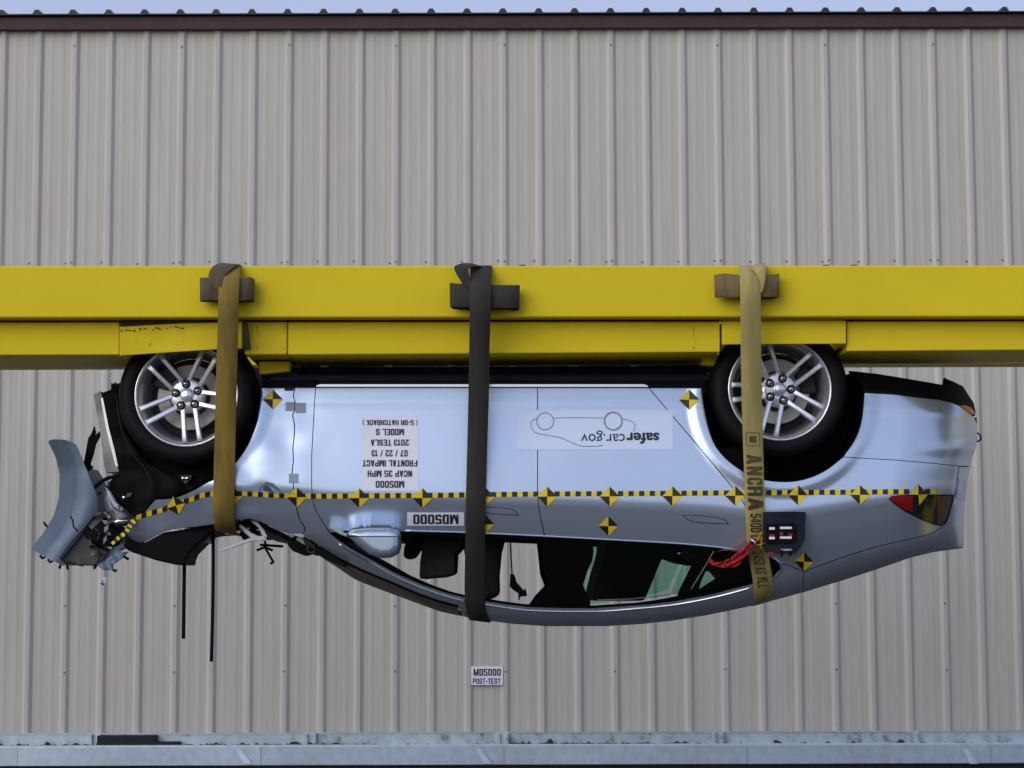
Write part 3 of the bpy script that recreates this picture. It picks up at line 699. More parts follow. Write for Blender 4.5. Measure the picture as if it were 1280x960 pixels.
cab('rear_screen_rim', [(905, 705), (985, 712), (960, 728), (920, 740), (880, 747), (900, 735), (920, 722)], .42, 1.54, M_SEAT, 0)
tube('seat_belt', [at(638, 672, .45), at(639, 700, .45), at(640.5, 722, .45)], .004, M_PLAST, car, 5)
cab('belt_buckle', [(638, 717), (643, 718), (646, 728), (655, 738), (657, 735), (659, 745), (650, 746), (650, 750), (648, 750), (648, 742), (641, 737), (637, 733)], .43, .47, M_PLAST, .002)
# --- door mirror
def puff(poly, Y0, H, Rr_):
    pl = dens(poly, 1.5)
    def D(px, py):
        d = min((px-a)**2+(py-b)**2 for a, b in pl)**.5
        if not inside(pl, px, py): d = 0
        k = clampf(d/Rr_); return Y0-H*math.sqrt(max(0, k*(2-k)))
    return D
mp = [(432, 668), (441, 661.5), (460, 659.5), (488, 659.5), (497, 662), (500.5, 668), (500.5, 684), (497, 692), (488, 696.8), (475, 697.3), (462, 693), (448, 682)]
mirror = panel('door_mirror', mp, M_PAINT, car, D=puff(mp, -.035, .055, 10), thick=.10, step=2.5, seg=2)
panel('mirror_foot', [(410, 659), (424, 660), (430, 666), (441, 668), (436, 672), (424, 667)], M_CHROME, car, D=lambda x, y: -.005+.0005*(x-410), thick=.08, step=4)
strip('mirror_seam', [(434, 670.3), (460, 670.6), (500, 670.6)], -.5, .5, M_PLAST, .002, mirror, puff(mp, -.035, .055, 10))
# --- door handles
for hd in ([(592, 633), (608, 633.6), (630, 634.6), (640, 636), (646, 640), (649, 644.3), (632, 643.6), (608, 641.5), (596, 638)],
           [(852.5, 643.4), (880, 644.4), (895, 646.3), (905.5, 649), (911.5, 655.2), (890, 654.6), (866, 652.4), (857.5, 648.6)]):
    panel('handle_recess', hd, M_PLAST, car, off=-.0012, thick=0, step=5, seg=4)
    panel('door_handle', inset(hd, .8), M_PAINT, car, off=-.006, thick=.008, step=5, seg=4)
# --- wheels
def make_wheel(hx, hy, phi, tilt=0.):
    hub = at(hx, hy, .045)
    wh = bpy.data.objects.new('wheel', None); COL.objects.link(wh); wh.parent = car; wh.location = hub; wh.rotation_euler = (0, 0, tilt); wh.empty_display_size = .1
    t = [(.252, .004), (.262, -.012), (.285, -.022), (.312, -.020), (.330, -.008), (.343, .014), (.3495, .035), (.351, .07), (.351, .075)]
    prof = t+[(.345, .078), (.345, .086), (.351, .089), (.352, .125), (.345, .128), (.345, .136), (.352, .139), (.351, .19), (.343, .222), (.312, .244), (.262, .238), (.252, .225)]
    ty = autosmooth(lathe('tyre', prof, M_TYRE, wh, 96), 50)
    rim = autosmooth(lathe('rim', [(.2525, .012), (.261, .003), (.2635, -.005), (.2615, -.011), (.256, -.013), (.252, -.010), (.247, -.001), (.238, .022), (.230, .05), (.222, .09), (.205, .2), (.250, .22)], M_RIM, wh, 96), 60)
    hubm = autosmooth(lathe('hub_face', [(.0, .012), (.034, .012), (.037, .016), (.074, .014), (.084, .020), (.088, .035), (.088, .07), (.03, .075), (0, .075)], M_RIM, wh, 60), 35)
    lathe('centre_cap', [(0, .001), (.026, .003), (.0325, .008), (.0335, .0135)], M_RIM, wh, 40)
    for k in range(5):
        a0 = phi+R(72*k)
        for s in (-1, 1):
            ax = Vector((math.cos(a0), 0, math.sin(a0))); pe = Vector((-math.sin(a0), 0, math.cos(a0)))*s
            V = []; Fc = []
            st = [(.070, .030, .0135, .010), (.090, .0315, .0130, .006), (.12, .033, .0126, .002), (.16, .0345, .0124, -.003), (.20, .036, .0126, -.007), (.230, .0375, .0140, -.009), (.240, .038, .019, -.007)]
            for r_, o_, hw, y_ in st:
                c = ax*r_+pe*o_
                V += [c-pe*hw+Vector((0, y_+.012, 0)), c-pe*hw*.62+Vector((0, y_, 0)), c+pe*hw*.62+Vector((0, y_, 0)), c+pe*hw+Vector((0, y_+.008, 0)), c+pe*hw*.9+Vector((0, y_+.052, 0)), c-pe*hw*.9+Vector((0, y_+.052, 0))]
            for i in range(len(st)-1):
                for q in range(6): Fc.append((6*i+q, 6*i+(q+1) % 6, 6*i+6+(q+1) % 6, 6*i+6+q))
            Fc += [tuple(range(6)), tuple(range(len(V)-1, len(V)-7, -1))]
            o = autosmooth(fix_normals(mesh_from('spoke', V, Fc, M_RIM, wh, True)), 28)
        a1 = a0+R(34)
        c = Vector((math.cos(a1)*.0585, 0, math.sin(a1)*.0585))
        o = lathe('lug_socket', [(.0222, .018), (.0222, .0085), (.0185, .0080), (.0175, .0140), (0, .0145)], M_BLACKM, wh, 24); o.location = c
        o = autosmooth(lathe('lug_nut', [(0, -.008), (.008, -.0065), (.013, -.001), (.0148, .006), (.0148, .0155)], M_NUT, wh, 16), 50); o.location = c
    autosmooth(lathe('brake_disc', [(.10, .13), (.104, .112), (.165, .112), (.1655, .135), (.10, .135)], M_DISC, wh, 64), 40)
    lathe('disc_hat', [(.0, .085), (.09, .085), (.1, .105), (.104, .12)], M_BLACKM, wh, 40)
    V = []; Fc = []; nn = 12; ac = phi+R(-20) if hx > 600 else phi+R(78)
    for i in range(nn+1):
        t_ = ac-.42+.84*i/nn
        for r_, y_ in ((.115, .085), (.195, .085), (.2, .15), (.115, .15)): V.append(Vector((r_*math.cos(t_), y_, r_*math.sin(t_))))
    for i in range(nn):
        for q in range(4): Fc.append((4*i+q, 4*i+(q+1) % 4, 4*i+4+(q+1) % 4, 4*i+4+q))
    Fc += [(0, 1, 2, 3), (4*nn+3, 4*nn+2, 4*nn+1, 4*nn)]
    bevel(fix_normals(mesh_from('brake_caliper', V, Fc, M_BLACKM, wh)), .008)
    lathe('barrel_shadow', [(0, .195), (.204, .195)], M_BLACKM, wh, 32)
    return wh
def copy_tree(o, parent):
    c = o.copy(); COL.objects.link(c); c.parent = parent
    for ch in list(o.children): copy_tree(ch, c)
    return c
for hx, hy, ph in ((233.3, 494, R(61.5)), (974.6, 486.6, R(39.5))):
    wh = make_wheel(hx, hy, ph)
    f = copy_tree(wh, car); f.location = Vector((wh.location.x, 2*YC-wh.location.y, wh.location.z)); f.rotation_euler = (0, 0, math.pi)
# wheel arch liners
def liner(name, line, y0, y1):
    L = [at(x, y, y0) for x, y in line]; V = L+[Vector((p.x, y1, p.z)) for p in L]; n = len(L)
    Fc = [(i, i+1, n+i+1, n+i) for i in range(n-1)]
    mesh_from(name, V, Fc, M_PLAST, car)
    mesh_from(name, [Vector((v.x, 2*YC-v.y, v.z)) for v in V], [tuple(reversed(f)) for f in Fc], M_PLAST, car)
liner('arch_liner', arch_q+arch_b[1:], .015, .45)
liner('arch_liner', arch_f[:20], .03, .42)
prism('rear_arch_back', [(880, 492), (886, 530), (900, 568), (926, 590), (953, 602), (985, 604.5), (1009, 600), (1033, 590), (1055, 573), (1072, 549), (1080, 525), (1082, 492), (1064, 466), (1040, 476), (1000, 474), (940, 474), (900, 478)], .40, 1.56, M_PLAST, car)
# ------------------------------------------------------------------ markers and stickers on the car
def target(x, y, r_=13., rot=0., clip=None, D=None, off=.0035):
    c, s = math.cos(rot), math.sin(rot)
    q = lambda a, b: (x+a*c-b*s, y+a*s+b*c)
    T = [[q(0, 0), q(-r_, 0), q(0, -r_)], [q(0, 0), q(0, -r_), q(r_, 0)], [q(0, 0), q(r_, 0), q(0, r_)], [q(0, 0), q(0, r_), q(-r_, 0)]]
    fs, fm = [], []
    for k, t in enumerate(T):      # split each quadrant so that the sticker follows the panel
        m01 = tuple((t[1][i]+t[2][i])/2 for i in (0, 1)); a_ = tuple((t[0][i]+t[1][i])/2 for i in (0, 1)); b_ = tuple((t[0][i]+t[2][i])/2 for i in (0, 1))
        for f in ([t[0], a_, b_], [a_, t[1], m01], [b_, m01, t[2]], [a_, m01, b_]): fs.append(f); fm.append(1 if k in (1, 3) else 0)
    return decal('target_sticker', fs, None, car, off, D, mats=[M_TAPEY, M_TAPEB], fm=fm)
for x, y, r_, a in ((220, 632, 12, -.28), (290.5, 620.5, 12.5, -.03), (371, 621.5, 12.5, .0), (449, 622.6, 12.5, 0), (528, 622.5, 12.5, 0), (606, 621, 12.5, 0), (684, 620.7, 12.5, 0), (762, 620.5, 12.5, 0), (840.5, 620, 12.5, 0), (919, 619.5, 12.5, 0), (997.5, 619, 12.5, 0), (1075, 618.5, 12.3, 0),
                    (341, 499, 12.5, .0), (861.5, 499.5, 12.8, 0), (760.5, 657.6, 12.3, 0), (606, 655.5, 12, 0), (1005, 702, 12, .04)):
    target(x, y, r_, a)
# the last target is only three quarters of a diamond
decal('target_sticker', [[(1148, 618.3), (1137, 618.3), (1148, 605)], [(1148, 618.3), (1148, 605), (1160, 618)], [(1148, 618.3), (1160, 618), (1149, 631.5)]], None, car, .004, None, mats=[M_TAPEY, M_TAPEB], fm=[0, 1, 0])
# checkered tape
tl_ = Curve1([(146, 672), (152, 664), (160, 654), (168, 648.5), (185, 642.5), (204, 637), (220, 630.5), (240, 624), (256, 618.6), (275, 616.5), (300, 617), (330, 618.5), (360, 620), (400, 620.2), (449, 619.8), (528, 619.2), (606, 618.2), (684, 617.4), (762, 617), (840, 616.6), (919, 616), (998, 615.6), (1076, 615), (1168, 614.2)])
fs, fm = [], []; x = 170.; k = 0
while x < 1164:
    x2 = x+6.62
    h = 3.2 if x < 270 else (2.9 if x < 360 else 3.1)
    if not 1135 < (x+x2)/2 < 1157:
        xm = (x+x2)/2
        for a, b in ((x, xm), (xm, x2)):
            fs.append([(a, tl_(a)-h), (b, tl_(b)-h), (b, tl_(b)+h), (a, tl_(a)+h)]); fm.append(k % 2)
    x = x2; k += 1
decal('checkered_tape', fs, None, car, .0025, None, mats=[M_TAPEY, M_TAPEB], fm=fm)
fs, fm = [], []                       # its torn end bent down round the crushed corner
pl = [(170, 648), (163, 656), (158, 664), (152, 670), (146, 674), (140, 680)]
pl = dens(pl, 4.5, False)
for k, (a, b) in enumerate(zip(pl[:-1], pl[1:])):
    d = Vector((b[0]-a[0], b[1]-a[1])).normalized(); nn = Vector((-d.y, d.x))*(3.4-.12*k)
    fs.append([(a[0]-nn.x, a[1]-nn.y), (b[0]-nn.x, b[1]-nn.y), (b[0]+nn.x, b[1]+nn.y), (a[0]+nn.x, a[1]+nn.y)]); fm.append((k+1) % 2)
decal('torn_tape_end', fs, None, car, 0, lambda x, y: .085, mats=[M_TAPEY, M_TAPEB], fm=fm)
# paper sheets
def sheet(name, x0, y0, x1, y1, m, off, parent=car, sl=0.):
    n = 6; k = 10; fs = []
    for i in range(n):
        for j in range(k):
            xa, xb = x0+(x1-x0)*i/n, x0+(x1-x0)*(i+1)/n; ya, yb = y0+(y1-y0)*j/k, y0+(y1-y0)*(j+1)/k
            fs.append([(xa, ya), (xb, ya), (xb, yb), (xa, yb)])
    return decal(name, fs, m, parent, off)
TXT = {}
def text_faces(s, bold=.0, res=3):
    """lower-case lettering from the built-in typeface"""
    if (s, bold) in TXT: return TXT[(s, bold)]
    cu = bpy.data.curves.new('lettering', 'FONT'); cu.body = s; cu.offset = bold; cu.resolution_u = res; cu.fill_mode = 'FRONT'
    o = bpy.data.objects.new('lettering', cu); COL.objects.link(o)
    bpy.context.view_layer.update()
    me = bpy.data.meshes.new_from_object(o.evaluated_get(bpy.context.evaluated_depsgraph_get()))
    V = [(v.co.x, v.co.y) for v in me.vertices]; Fc = [tuple(p.vertices) for p in me.polygons]
    bpy.data.objects.remove(o); bpy.data.curves.remove(cu); bpy.data.meshes.remove(me)
    xs = [v[0] for v in V]; ys = [v[1] for v in V]; x0, x1, y0, y1 = min(xs), max(xs), min(ys), max(ys)
    TXT[(s, bold)] = ([((x-x0)/(x1-x0), (y-y0)/(y1-y0)) for x, y in V], Fc); return TXT[(s, bold)]
def block_faces(s):
    """heavy condensed capitals and figures, each glyph built from a few quads in a unit box"""
    g, t = .34, .17
    q = lambda a, b, c, d: [(a, b), (c, b), (c, d), (a, d)]
    Lf, Rt, Tp, Bt, Md = q(0, 0, g, 1), q(1-g, 0, 1, 1), q(0, 1-t, 1, 1), q(0, 0, 1, t), q(.1, .43, .9, .58)
    l_, r_ = q(0, .13, g, .87), q(1-g, .13, 1, .87); tp, bt = q(.17, 1-t, .83, 1), q(.17, 0, .83, t)
    ur, lr, ul, ll = q(1-g, .5, 1, .93), q(1-g, .07, 1, .52), q(0, .5, g, .93), q(0, .07, g, .52)
    CO = [[(0, .13), (.17, 0), (.4, .1), (g, .2)], [(1, .13), (.83, 0), (.6, .1), (1-g, .2)], [(0, .87), (.17, 1), (.4, .9), (g, .8)], [(1, .87), (.83, 1), (.6, .9), (1-g, .8)]]
    G = {'0': [l_, r_, tp, bt]+CO, 'O': [l_, r_, tp, bt]+CO, 'D': CO[1:2]+CO[3:]+[Lf, r_, q(0, 1-t, .78, 1), q(0, 0, .78, t)], '5': [Tp, q(0, .46, g, 1), q(.1, .46, .9, .61), lr, bt, q(0, .07, g, .28)],
         'N': [Lf, Rt, [(0, 1), (.36, 1), (1, 0), (.64, 0)]], 'C': [l_, tp, bt, q(1-g, .62, 1, .93), q(1-g, .07, 1, .38)], 'G': [l_, tp, bt, q(1-g, .66, 1, .93), q(1-g, 0, 1, .5), q(.55, .38, 1, .52)],
         'A': [[(0, 0), (g, 0), (.66, 1), (.30, 1)], [(1-g, 0), (1, 0), (.70, 1), (.34, 1)], q(.2, .18, .8, .34)], 'P': [Lf, q(0, 1-t, .9, 1), q(0, .40, .9, .55), q(1-g, .46, 1, .93)],
         'R': [Lf, q(0, 1-t, .9, 1), q(0, .43, .9, .57), q(1-g, .52, 1, .93), q(1-g, 0, 1, .46)], '3': [tp, bt, q(.35, .43, .9, .57), ur, lr, q(0, .68, g, .93), q(0, .07, g, .32)],
         'H': [Lf, Rt, Md], 'F': [Lf, Tp, q(0, .43, .85, .58)], 'T': [Tp, q(.5-g/2, 0, .5+g/2, 1)], 'L': [Lf, Bt], 'I': [q(0, 0, g, 1)], '7': [Tp, [(.16, 0), (.54, 0), (1, .9), (.64, .9)]],
         '2': [tp, ur, Bt, q(0, .66, g, .93), [(0, t), (.40, t), (1, .52), (.66, .56)]], '1': [q(.25, 0, .25+g*1.1, 1), q(0, .76, .3, .90)], '/': [[(0, 0), (.3, 0), (.8, 1), (.5, 1)]], 'S': [tp, bt, ul, lr, q(.1, .42, .9, .59), q(1-g, .68, 1, .93), q(0, .07, g, .32)],
         'E': [Lf, Tp, Bt, q(0, .43, .88, .58)], 'B': [Lf, q(0, 1-t, .9, 1), q(0, 0, .9, t), q(0, .43, .9, .57), ur, lr], 'K': [Lf, [(.30, .36), (.36, .62), (1, 1), (.64, 1)], [(.3, .55), (.52, .66), (1, 0), (.64, 0)]],
         '-': [q(0, .38, .6, .56)], '(': [q(0, .1, .2, .9), q(.1, .88, .4, 1), q(.1, 0, .4, .12)], ')': [q(.2, .1, .4, .9), q(0, .88, .3, 1), q(0, 0, .3, .12)],
         'M': [q(0, 0, .32, 1), q(1.03, 0, 1.35, 1), [(.0, 1), (.36, 1), (.80, 0), (.52, 0)], [(1.35, 1), (.99, 1), (.55, 0), (.83, 0)]], 'W': [[(0, 1), (.32, 1), (.5, 0), (.2, 0)], [(1.35, 1), (1.03, 1), (.85, 0), (1.15, 0)], [(.55, 1), (.8, 1), (.5, 0), (.25, 0)], [(.55, 1), (.8, 1), (1.1, 0), (.85, 0)]], '4': [q(0, .24, 1, .38), q(.55, 0, .88, 1), [(0, .3), (.3, .3), (.66, 1), (.5, 1)]], ' ': []}
    W = {'M': 1.35, 'W': 1.35, 'I': .34, '1': .63, '/': .8, '-': .6, ' ': .42, '(': .4, ')': .4}
    V, Fc, x = [], [], 0.
    for ch in s:
        for f in G[ch]:
            b = len(V); V += [(x+a, c) for a, c in f]; Fc.append(tuple(range(b, b+4)))
        x += W.get(ch, 1.)+.17
    x -= .17
    return [(a/x, c) for a, c in V], Fc
def lettering(s, rect, rot, m, parent, off, D=None, bold=.02, place=None):
    V, Fc = text_faces(s, bold) if s.islower() else block_faces(s); x0, y0, x1, y1 = rect; P = []
    for u, v in V:
        if rot == 180: P.append((x1-u*(x1-x0), y0+v*(y1-y0)))
        elif rot == 0: P.append((x0+u*(x1-x0), y1-v*(y1-y0)))
        else: P.append((x0+v*(x1-x0), y0+u*(y1-y0)))       # reading downwards
    D = D or S
    W = [place(px, py) if place else at(px, py, D(px, py)-off) for px, py in P]
    return mesh_from('lettering', W, Fc, m, parent)
info = sheet('test_label', 452, 522, 522.6, 613, M_WHITE, .0022)
for s, r_ in (('( 5-DR HATCHBACK )', (453.5, 525, 521.5, 531.3)), ('MODEL S', (470, 536, 505, 544)), ('2013 TESLA', (463.5, 549.3, 511, 557)), ('07 / 22 / 13', (464.5, 562.6, 509.5, 570.5)), ('FRONTAL IMPACT', (453, 575, 521.5, 583)), ('NCAP 35 MPH', (459.5, 588, 515, 596)), ('MD5000', (469.5, 601, 505.3, 609.6))):
    lettering(s, r_, 180, M_INK, info, .0042, bold=.032)
idl = sheet('number_label', 509, 640.5, 580, 657.2, M_WHITE, .0022)
lettering('MD5000', (516.5, 643.2, 573, 655), 180, M_INK, idl, .0042, bold=.04)
film = sheet('website_label', 646, 512.5, 841, 562, M_FILM, .0020)
lettering('safer', (782.5, 540.5, 824, 554.6), 180, M_INK, film, .0042, bold=.028)
lettering('car.gov', (726.5, 538, 781, 551.2), 180, M_INK, film, .0042, bold=.0)
def pen(line, wd, closed=False):
    l = line+[line[0]] if closed else line; fs = []
    for a, b in zip(l[:-1], l[1:]):
        d = Vector((b[0]-a[0], b[1]-a[1])); d.normalize(); nn = Vector((-d.y, d.x))*wd*.5
        fs.append([(a[0]-nn.x, a[1]-nn.y), (b[0]-nn.x, b[1]-nn.y), (b[0]+nn.x, b[1]+nn.y), (a[0]+nn.x, a[1]+nn.y)])
    return fs
circ = lambda cx, cy, r_: [(cx+r_*math.cos(k*.2618), cy+r_*math.sin(k*.2618)) for k in range(24)]
M_PEN = mat('grey_blue_line', (.13, .16, .22), .5)
fs = pen(circ(681.5, 526.5, 10.6), .9, True)+pen(circ(766.5, 526.3, 11.6), .7, True)+pen(circ(766.5, 526.3, 10.4), .6, True)
fs += pen(chaikin([(692, 522.5), (715, 521.8), (754, 522.4)], 1, False), .7)+pen(chaikin([(778, 524), (785, 524.6), (793, 528), (794, 532), (792, 539)], 2, False), .7)
fs += pen(chaikin([(671, 524), (666, 524), (663, 530), (666, 539), (672, 542), (690, 545), (702, 547), (714, 553), (726, 558), (742, 558), (754, 556.5)], 2, False), .7)
decal('car_outline_drawing', fs, M_PEN, film, .0042)
for x0, y0, x1, y1 in ((357, 502.5, 368, 513.5), (369, 503.5, 382.5, 516), (361, 592, 373, 604)): sheet('grey_tape_patch', x0, y0, x1, y1, M_GREYT, .0025)
sheet('dark_tape_patch', 355.5, 484.6, 367, 488, M_SILL, .0035)
decal('scuff_mark', [[(322, 617), (325, 608), (333, 602), (341, 604), (350, 612), (352, 616), (344, 612), (336, 607), (329, 609), (325, 616)]], M_PAINTD, car, .002)
decal('scuff_mark', [[(328, 613), (331, 608), (336, 608), (340, 613), (344, 616), (334, 614)]], M_PLASTG, car, .003)
# connector box on the rear quarter
def Dq(px, py): return S(max(px, 950), min(py, 668))-.012
cb_ = panel('connector_plate', [(953.5, 640), (995, 639.3), (1007, 640), (1006, 675), (1001, 685), (994, 692), (976, 692), (960, 691), (955, 682)], M_SILL, car, D=lambda x, y: S(x, 640)-.016, thick=.045, step=6)
dq = lambda x, y: S(x, 640)-.024
for r_ in ((961.4, 659, 968.4, 662), (975, 658.4, 989.6, 661.2), (961.4, 671, 968.4, 674), (975, 670.6, 989.6, 673.4)):
    panel('connector_bar', [(r_[0], r_[1]), (r_[2], r_[1]), (r_[2], r_[3]), (r_[0], r_[3])], M_WHITE, cb_, D=dq, thick=.008, step=4)
for r_ in ((961.5, 668, 968, 670.6), (975, 665, 979, 670), (985.5, 666.5, 990.5, 670.3), (960, 690, 967, 694)):
    panel('red_terminal', [(r_[0], r_[1]), (r_[2], r_[1]), (r_[2], r_[3]), (r_[0], r_[3])], M_RED, cb_, D=dq, thick=.010, step=4)
panel('connector_block', [(958, 655), (992, 654), (996, 660), (996, 676), (990, 680), (960, 680), (957, 674)], M_PLAST, cb_, D=lambda x, y: S(x, 640)-.0215, thick=.01, step=5)
for r_ in ((976, 687, 979, 695.5), (986, 687, 989.5, 695), (976, 686, 990, 688.6)):
    panel('cable_clip', [(r_[0], r_[1]), (r_[2], r_[1]), (r_[2], r_[3]), (r_[0], r_[3])], M_GREYT if r_[3] < 690 else M_PLAST, cb_, D=dq, thick=.008, step=4)
# ------------------------------------------------------------------ crushed front end
def Dn(base, sx=0., sy=0., amp=.02, sc_=.05, cx=100, cy=620, seed=0.):
    return lambda x, y: base+sx*(x-cx)+sy*(y-cy)+amp*noise.noise(Vector((x*sc_, y*sc_, seed)))
bc = [(60.6, 551), (66, 549), (80, 549.4), (89, 552), (95, 556), (100, 567.5), (105, 580), (110, 591), (117.5, 610), (122.5, 624), (124, 637), (114, 649), (105, 660), (92, 674), (74, 697), (80, 707.5), (64, 700), (52.5, 694), (39, 685.6), (47, 675), (55, 665), (67.5, 644), (74, 621), (75, 590), (70, 570), (66, 561)]
def Dbc(x, y):
    e = x-Curve_bl(y); return .30-.0062*e+.00008*e*e+.008*noise.noise(Vector((x*.02, y*.015, 4)))-.012*smooth((e-16)/5.)
Curve_bl = Curve1([(548, 60), (561, 66), (570, 70), (590, 75), (621, 74), (644, 67.5), (665, 55), (675, 47), (686, 39), (700, 30)])
panel('front_bumper_cover', bc, M_PAINTD, car, D=Dbc, thick=.012, step=4, seg=3)
L = [at(x, y, Dbc(x, y)) for x, y in dens([(60.6, 551), (66, 561), (70, 570), (75, 590), (74, 621), (67.5, 644), (55, 665), (47, 675), (39, 685.6)], 6, False)]
V = []; Fc = []
for i, p in enumerate(L):
    for j in range(9):
        t = j/8; V.append(Vector((p.x-.10*math.sin(math.pi*t), p.y+.005+1.30*t, p.z+.02*math.sin(5*t+i*.2)-.06*t)))
for i in range(len(L)-1):
    for j in range(8): Fc.append((i*9+j, i*9+j+1, i*9+10+j, i*9+9+j))
mesh_from('bumper_cover_front', [v+Vector((.0, 0, 0)) for v in V], Fc, M_PAINTD, car, True)
tube('bumper_crack', [at(x, y, Dbc(x, y)-.002) for x, y in ((88, 645), (91, 651), (91.5, 658), (97, 664))], .0035, M_PLAST, car, 5)
prism('bumper_lower_trim', [(74.5, 697), (90, 677.5), (105, 661), (109, 672), (122, 683), (136, 690), (128, 701), (116, 707.5), (98, 706.5), (86, 702), (80.5, 707)], .22, .5, M_PLASTG, car, .006)
prism('bumper_edge_strip', [(73, 697.5), (104, 659.5), (123, 636.5), (125, 638.5), (107, 661.5), (76, 698.5)], .195, .215, M_BEIGE, car, .002)
prism('fog_lamp_housing', [(104.5, 661), (108, 656), (114, 662), (123, 653), (131, 646), (139, 655), (150, 664), (157, 668), (148, 680), (139, 684), (124, 682), (110, 674)], .17, .5, M_PLAST, car, .006)
panel('fog_lamp_flange', [(111, 652), (124, 639), (128, 645), (130, 655), (120, 663), (113, 666), (108, 660)], M_PLASTG, car, D=Dn(.18, amp=.02), thick=.03, step=4)
hp = [(131, 606), (136, 613), (142, 624), (149, 632), (158, 637), (164, 645), (160, 652), (152, 657), (142, 656), (138, 646), (132, 640), (130, 626)]
panel('headlamp', hp, M_HUB, car, D=puff(hp, .16, .07, 9), thick=.12, step=2.5, seg=2)
panel('headlamp_lens', [(139, 652), (147, 647), (160, 648), (163, 650), (155, 655), (145, 656)], M_CHROME, car, D=puff([(139, 652), (147, 647), (160, 648), (163, 650), (155, 655), (145, 656)], .09, .03, 4), thick=.05, step=2, seg=1.5)
panel('headlamp_trim', [(132, 609), (137, 614), (145, 628), (154, 636), (152, 639), (142, 633), (135, 621)], M_CLEAR, car, D=puff([(132, 609), (137, 614), (145, 628), (154, 636), (152, 639), (142, 633), (135, 621)], .085, .02, 4), thick=.04, step=2, seg=1.5)
panel('bumper_corner_scrap', [(136, 690), (140, 684), (150, 679), (156, 670), (156, 686), (148, 690), (160, 689.5), (150, 699), (140, 706), (141, 712), (130, 713.5), (121, 706.5), (128, 701)], M_PAINTD, car, D=Dn(.16, amp=.05, sc_=.08, seed=3), thick=.03, step=4)
# dark front wheel housing and crushed structure
fl = [(127, 491), (140, 486), (160, 478), (300, 478), (330, 486), (325, 505), (315, 545), (293, 583), (266, 602), (240, 616), (217, 624), (194, 626), (182, 640), (170, 650), (160, 652), (150, 642), (140, 624), (133, 606), (140, 598), (150, 596), (143, 570), (134, 535)]
prism('front_wheel_housing', fl, .26, 1.7, M_PLAST, car, .01)
panel('housing_skin', [(128, 494), (146, 490), (152, 515), (162, 552), (185, 580), (215, 596), (262, 598), (238, 612), (217, 620), (194, 621.5), (180, 637), (166, 645), (156, 632), (142, 618), (136, 604), (150, 598), (146, 570), (136, 532)], M_PLAST, car, D=Dn(.17, amp=.018, sc_=.045, seed=8), thick=.08, step=5)
tube('liner_edge', [at(x, y, .12) for x, y in chaikin([(146, 500), (152, 540), (166, 568), (184, 588), (192, 610)], 2, False)], .006, M_SILL, car, 6)
pl_ = [(117, 493), (126, 489), (127.5, 500), (134, 532), (142.5, 565), (149, 582.5), (151, 589.5), (132.5, 590.5), (130, 580), (125, 540), (120, 511)]
panel('impact_bar_plate', pl_, mat('dull_aluminium', (.30, .30, .30), .5, .3, .4, 9), car, D=lambda x, y: .30-.0005*(x-120), thick=.9, step=6)
panel('bar_edge', [(126, 498), (128.4, 497), (136, 535), (143, 562), (147.5, 583), (144.5, 583), (140, 566), (132.5, 535)], M_CHROME, car, D=lambda x, y: .24, thick=.05, step=4)
panel('bar_flange', [(129, 497), (150, 486), (152, 515), (160, 550), (152, 590), (146, 575), (137, 533)], M_SILL, car, D=lambda x, y: .25+.001*(x-130), thick=.05, step=5)
for x, y in ((136, 515), (146.5, 559)):
    tube('bracket_bolt', [at(x-1, y, .23), at(x+2, y+1, .22), at(x+3, y-2, .22)], .006, M_STEELW, car, 6)
for x, y in ((155, 622), (229, 598), (234, 598)):
    bm = bmesh.new(); bmesh.ops.create_icosphere(bm, subdivisions=2, radius=.011)
    for v in bm.verts: v.co += at(x, y, .115)
    me = bpy.data.meshes.new('liner_clip'); bm.to_mesh(me); bm.free(); link('liner_clip', me, car, [M_CHROME])
prism('liner_tab', [(225, 594), (240, 594.5), (238, 600), (232, 605), (227, 600)], .12, .3, M_PLASTG, car, .003)
prism('torn_grille_strip', [(117.5, 532.5), (119, 541), (116, 545.5), (121, 542), (124, 539), (125, 544), (119, 555), (116, 567.5), (112, 580), (116, 584), (110, 589), (104, 580), (107.5, 562.5), (110, 547.5), (114, 542)], .35, .38, M_PLAST, car, .002)
prism('splintered_foam', [(138, 497), (139, 478), (141, 484), (143, 477), (145, 483), (149, 478), (151, 490), (152, 520), (140, 520)], .30, .6, M_PLAST, car, .002)
tube('broken_hose', [at(x, y, .2) for x, y in chaikin([(118, 610), (126, 602), (136, 597), (146, 595), (152, 592)], 2, False)], .010, M_PLAST, car, 8)
tube('broken_clip', [at(55, 653, .33), at(57, 656, .31), at(60, 659, .3)], .006, M_PLAST, car, 5)
for pts in ([(50, 694), (53, 698), (57, 696)], [(60, 699), (63, 703), (66, 701)], [(76, 706), (74, 711)], [(84, 706), (85, 712)], [(152, 692), (157, 697), (161, 699)], [(139, 710), (144, 714), (146, 712)], [(121, 706), (117, 711)]):
    tube('broken_clip', [at(x, y, .24) for x, y in pts], .007, M_PLAST, car, 5)
tube('scrap_wire', [at(x, y, .25) for x, y in ((134, 708), (132, 716), (129, 722))], .0015, M_CLEAR, car, 4)
panel('clear_plastic_scrap', [(125, 724), (130, 721), (135, 723), (133, 728), (128, 732), (125, 729)], M_CLEAR, car, D=Dn(.25, amp=.03, sc_=.2), thick=.006, step=2)
rg_ = random.Random(11)
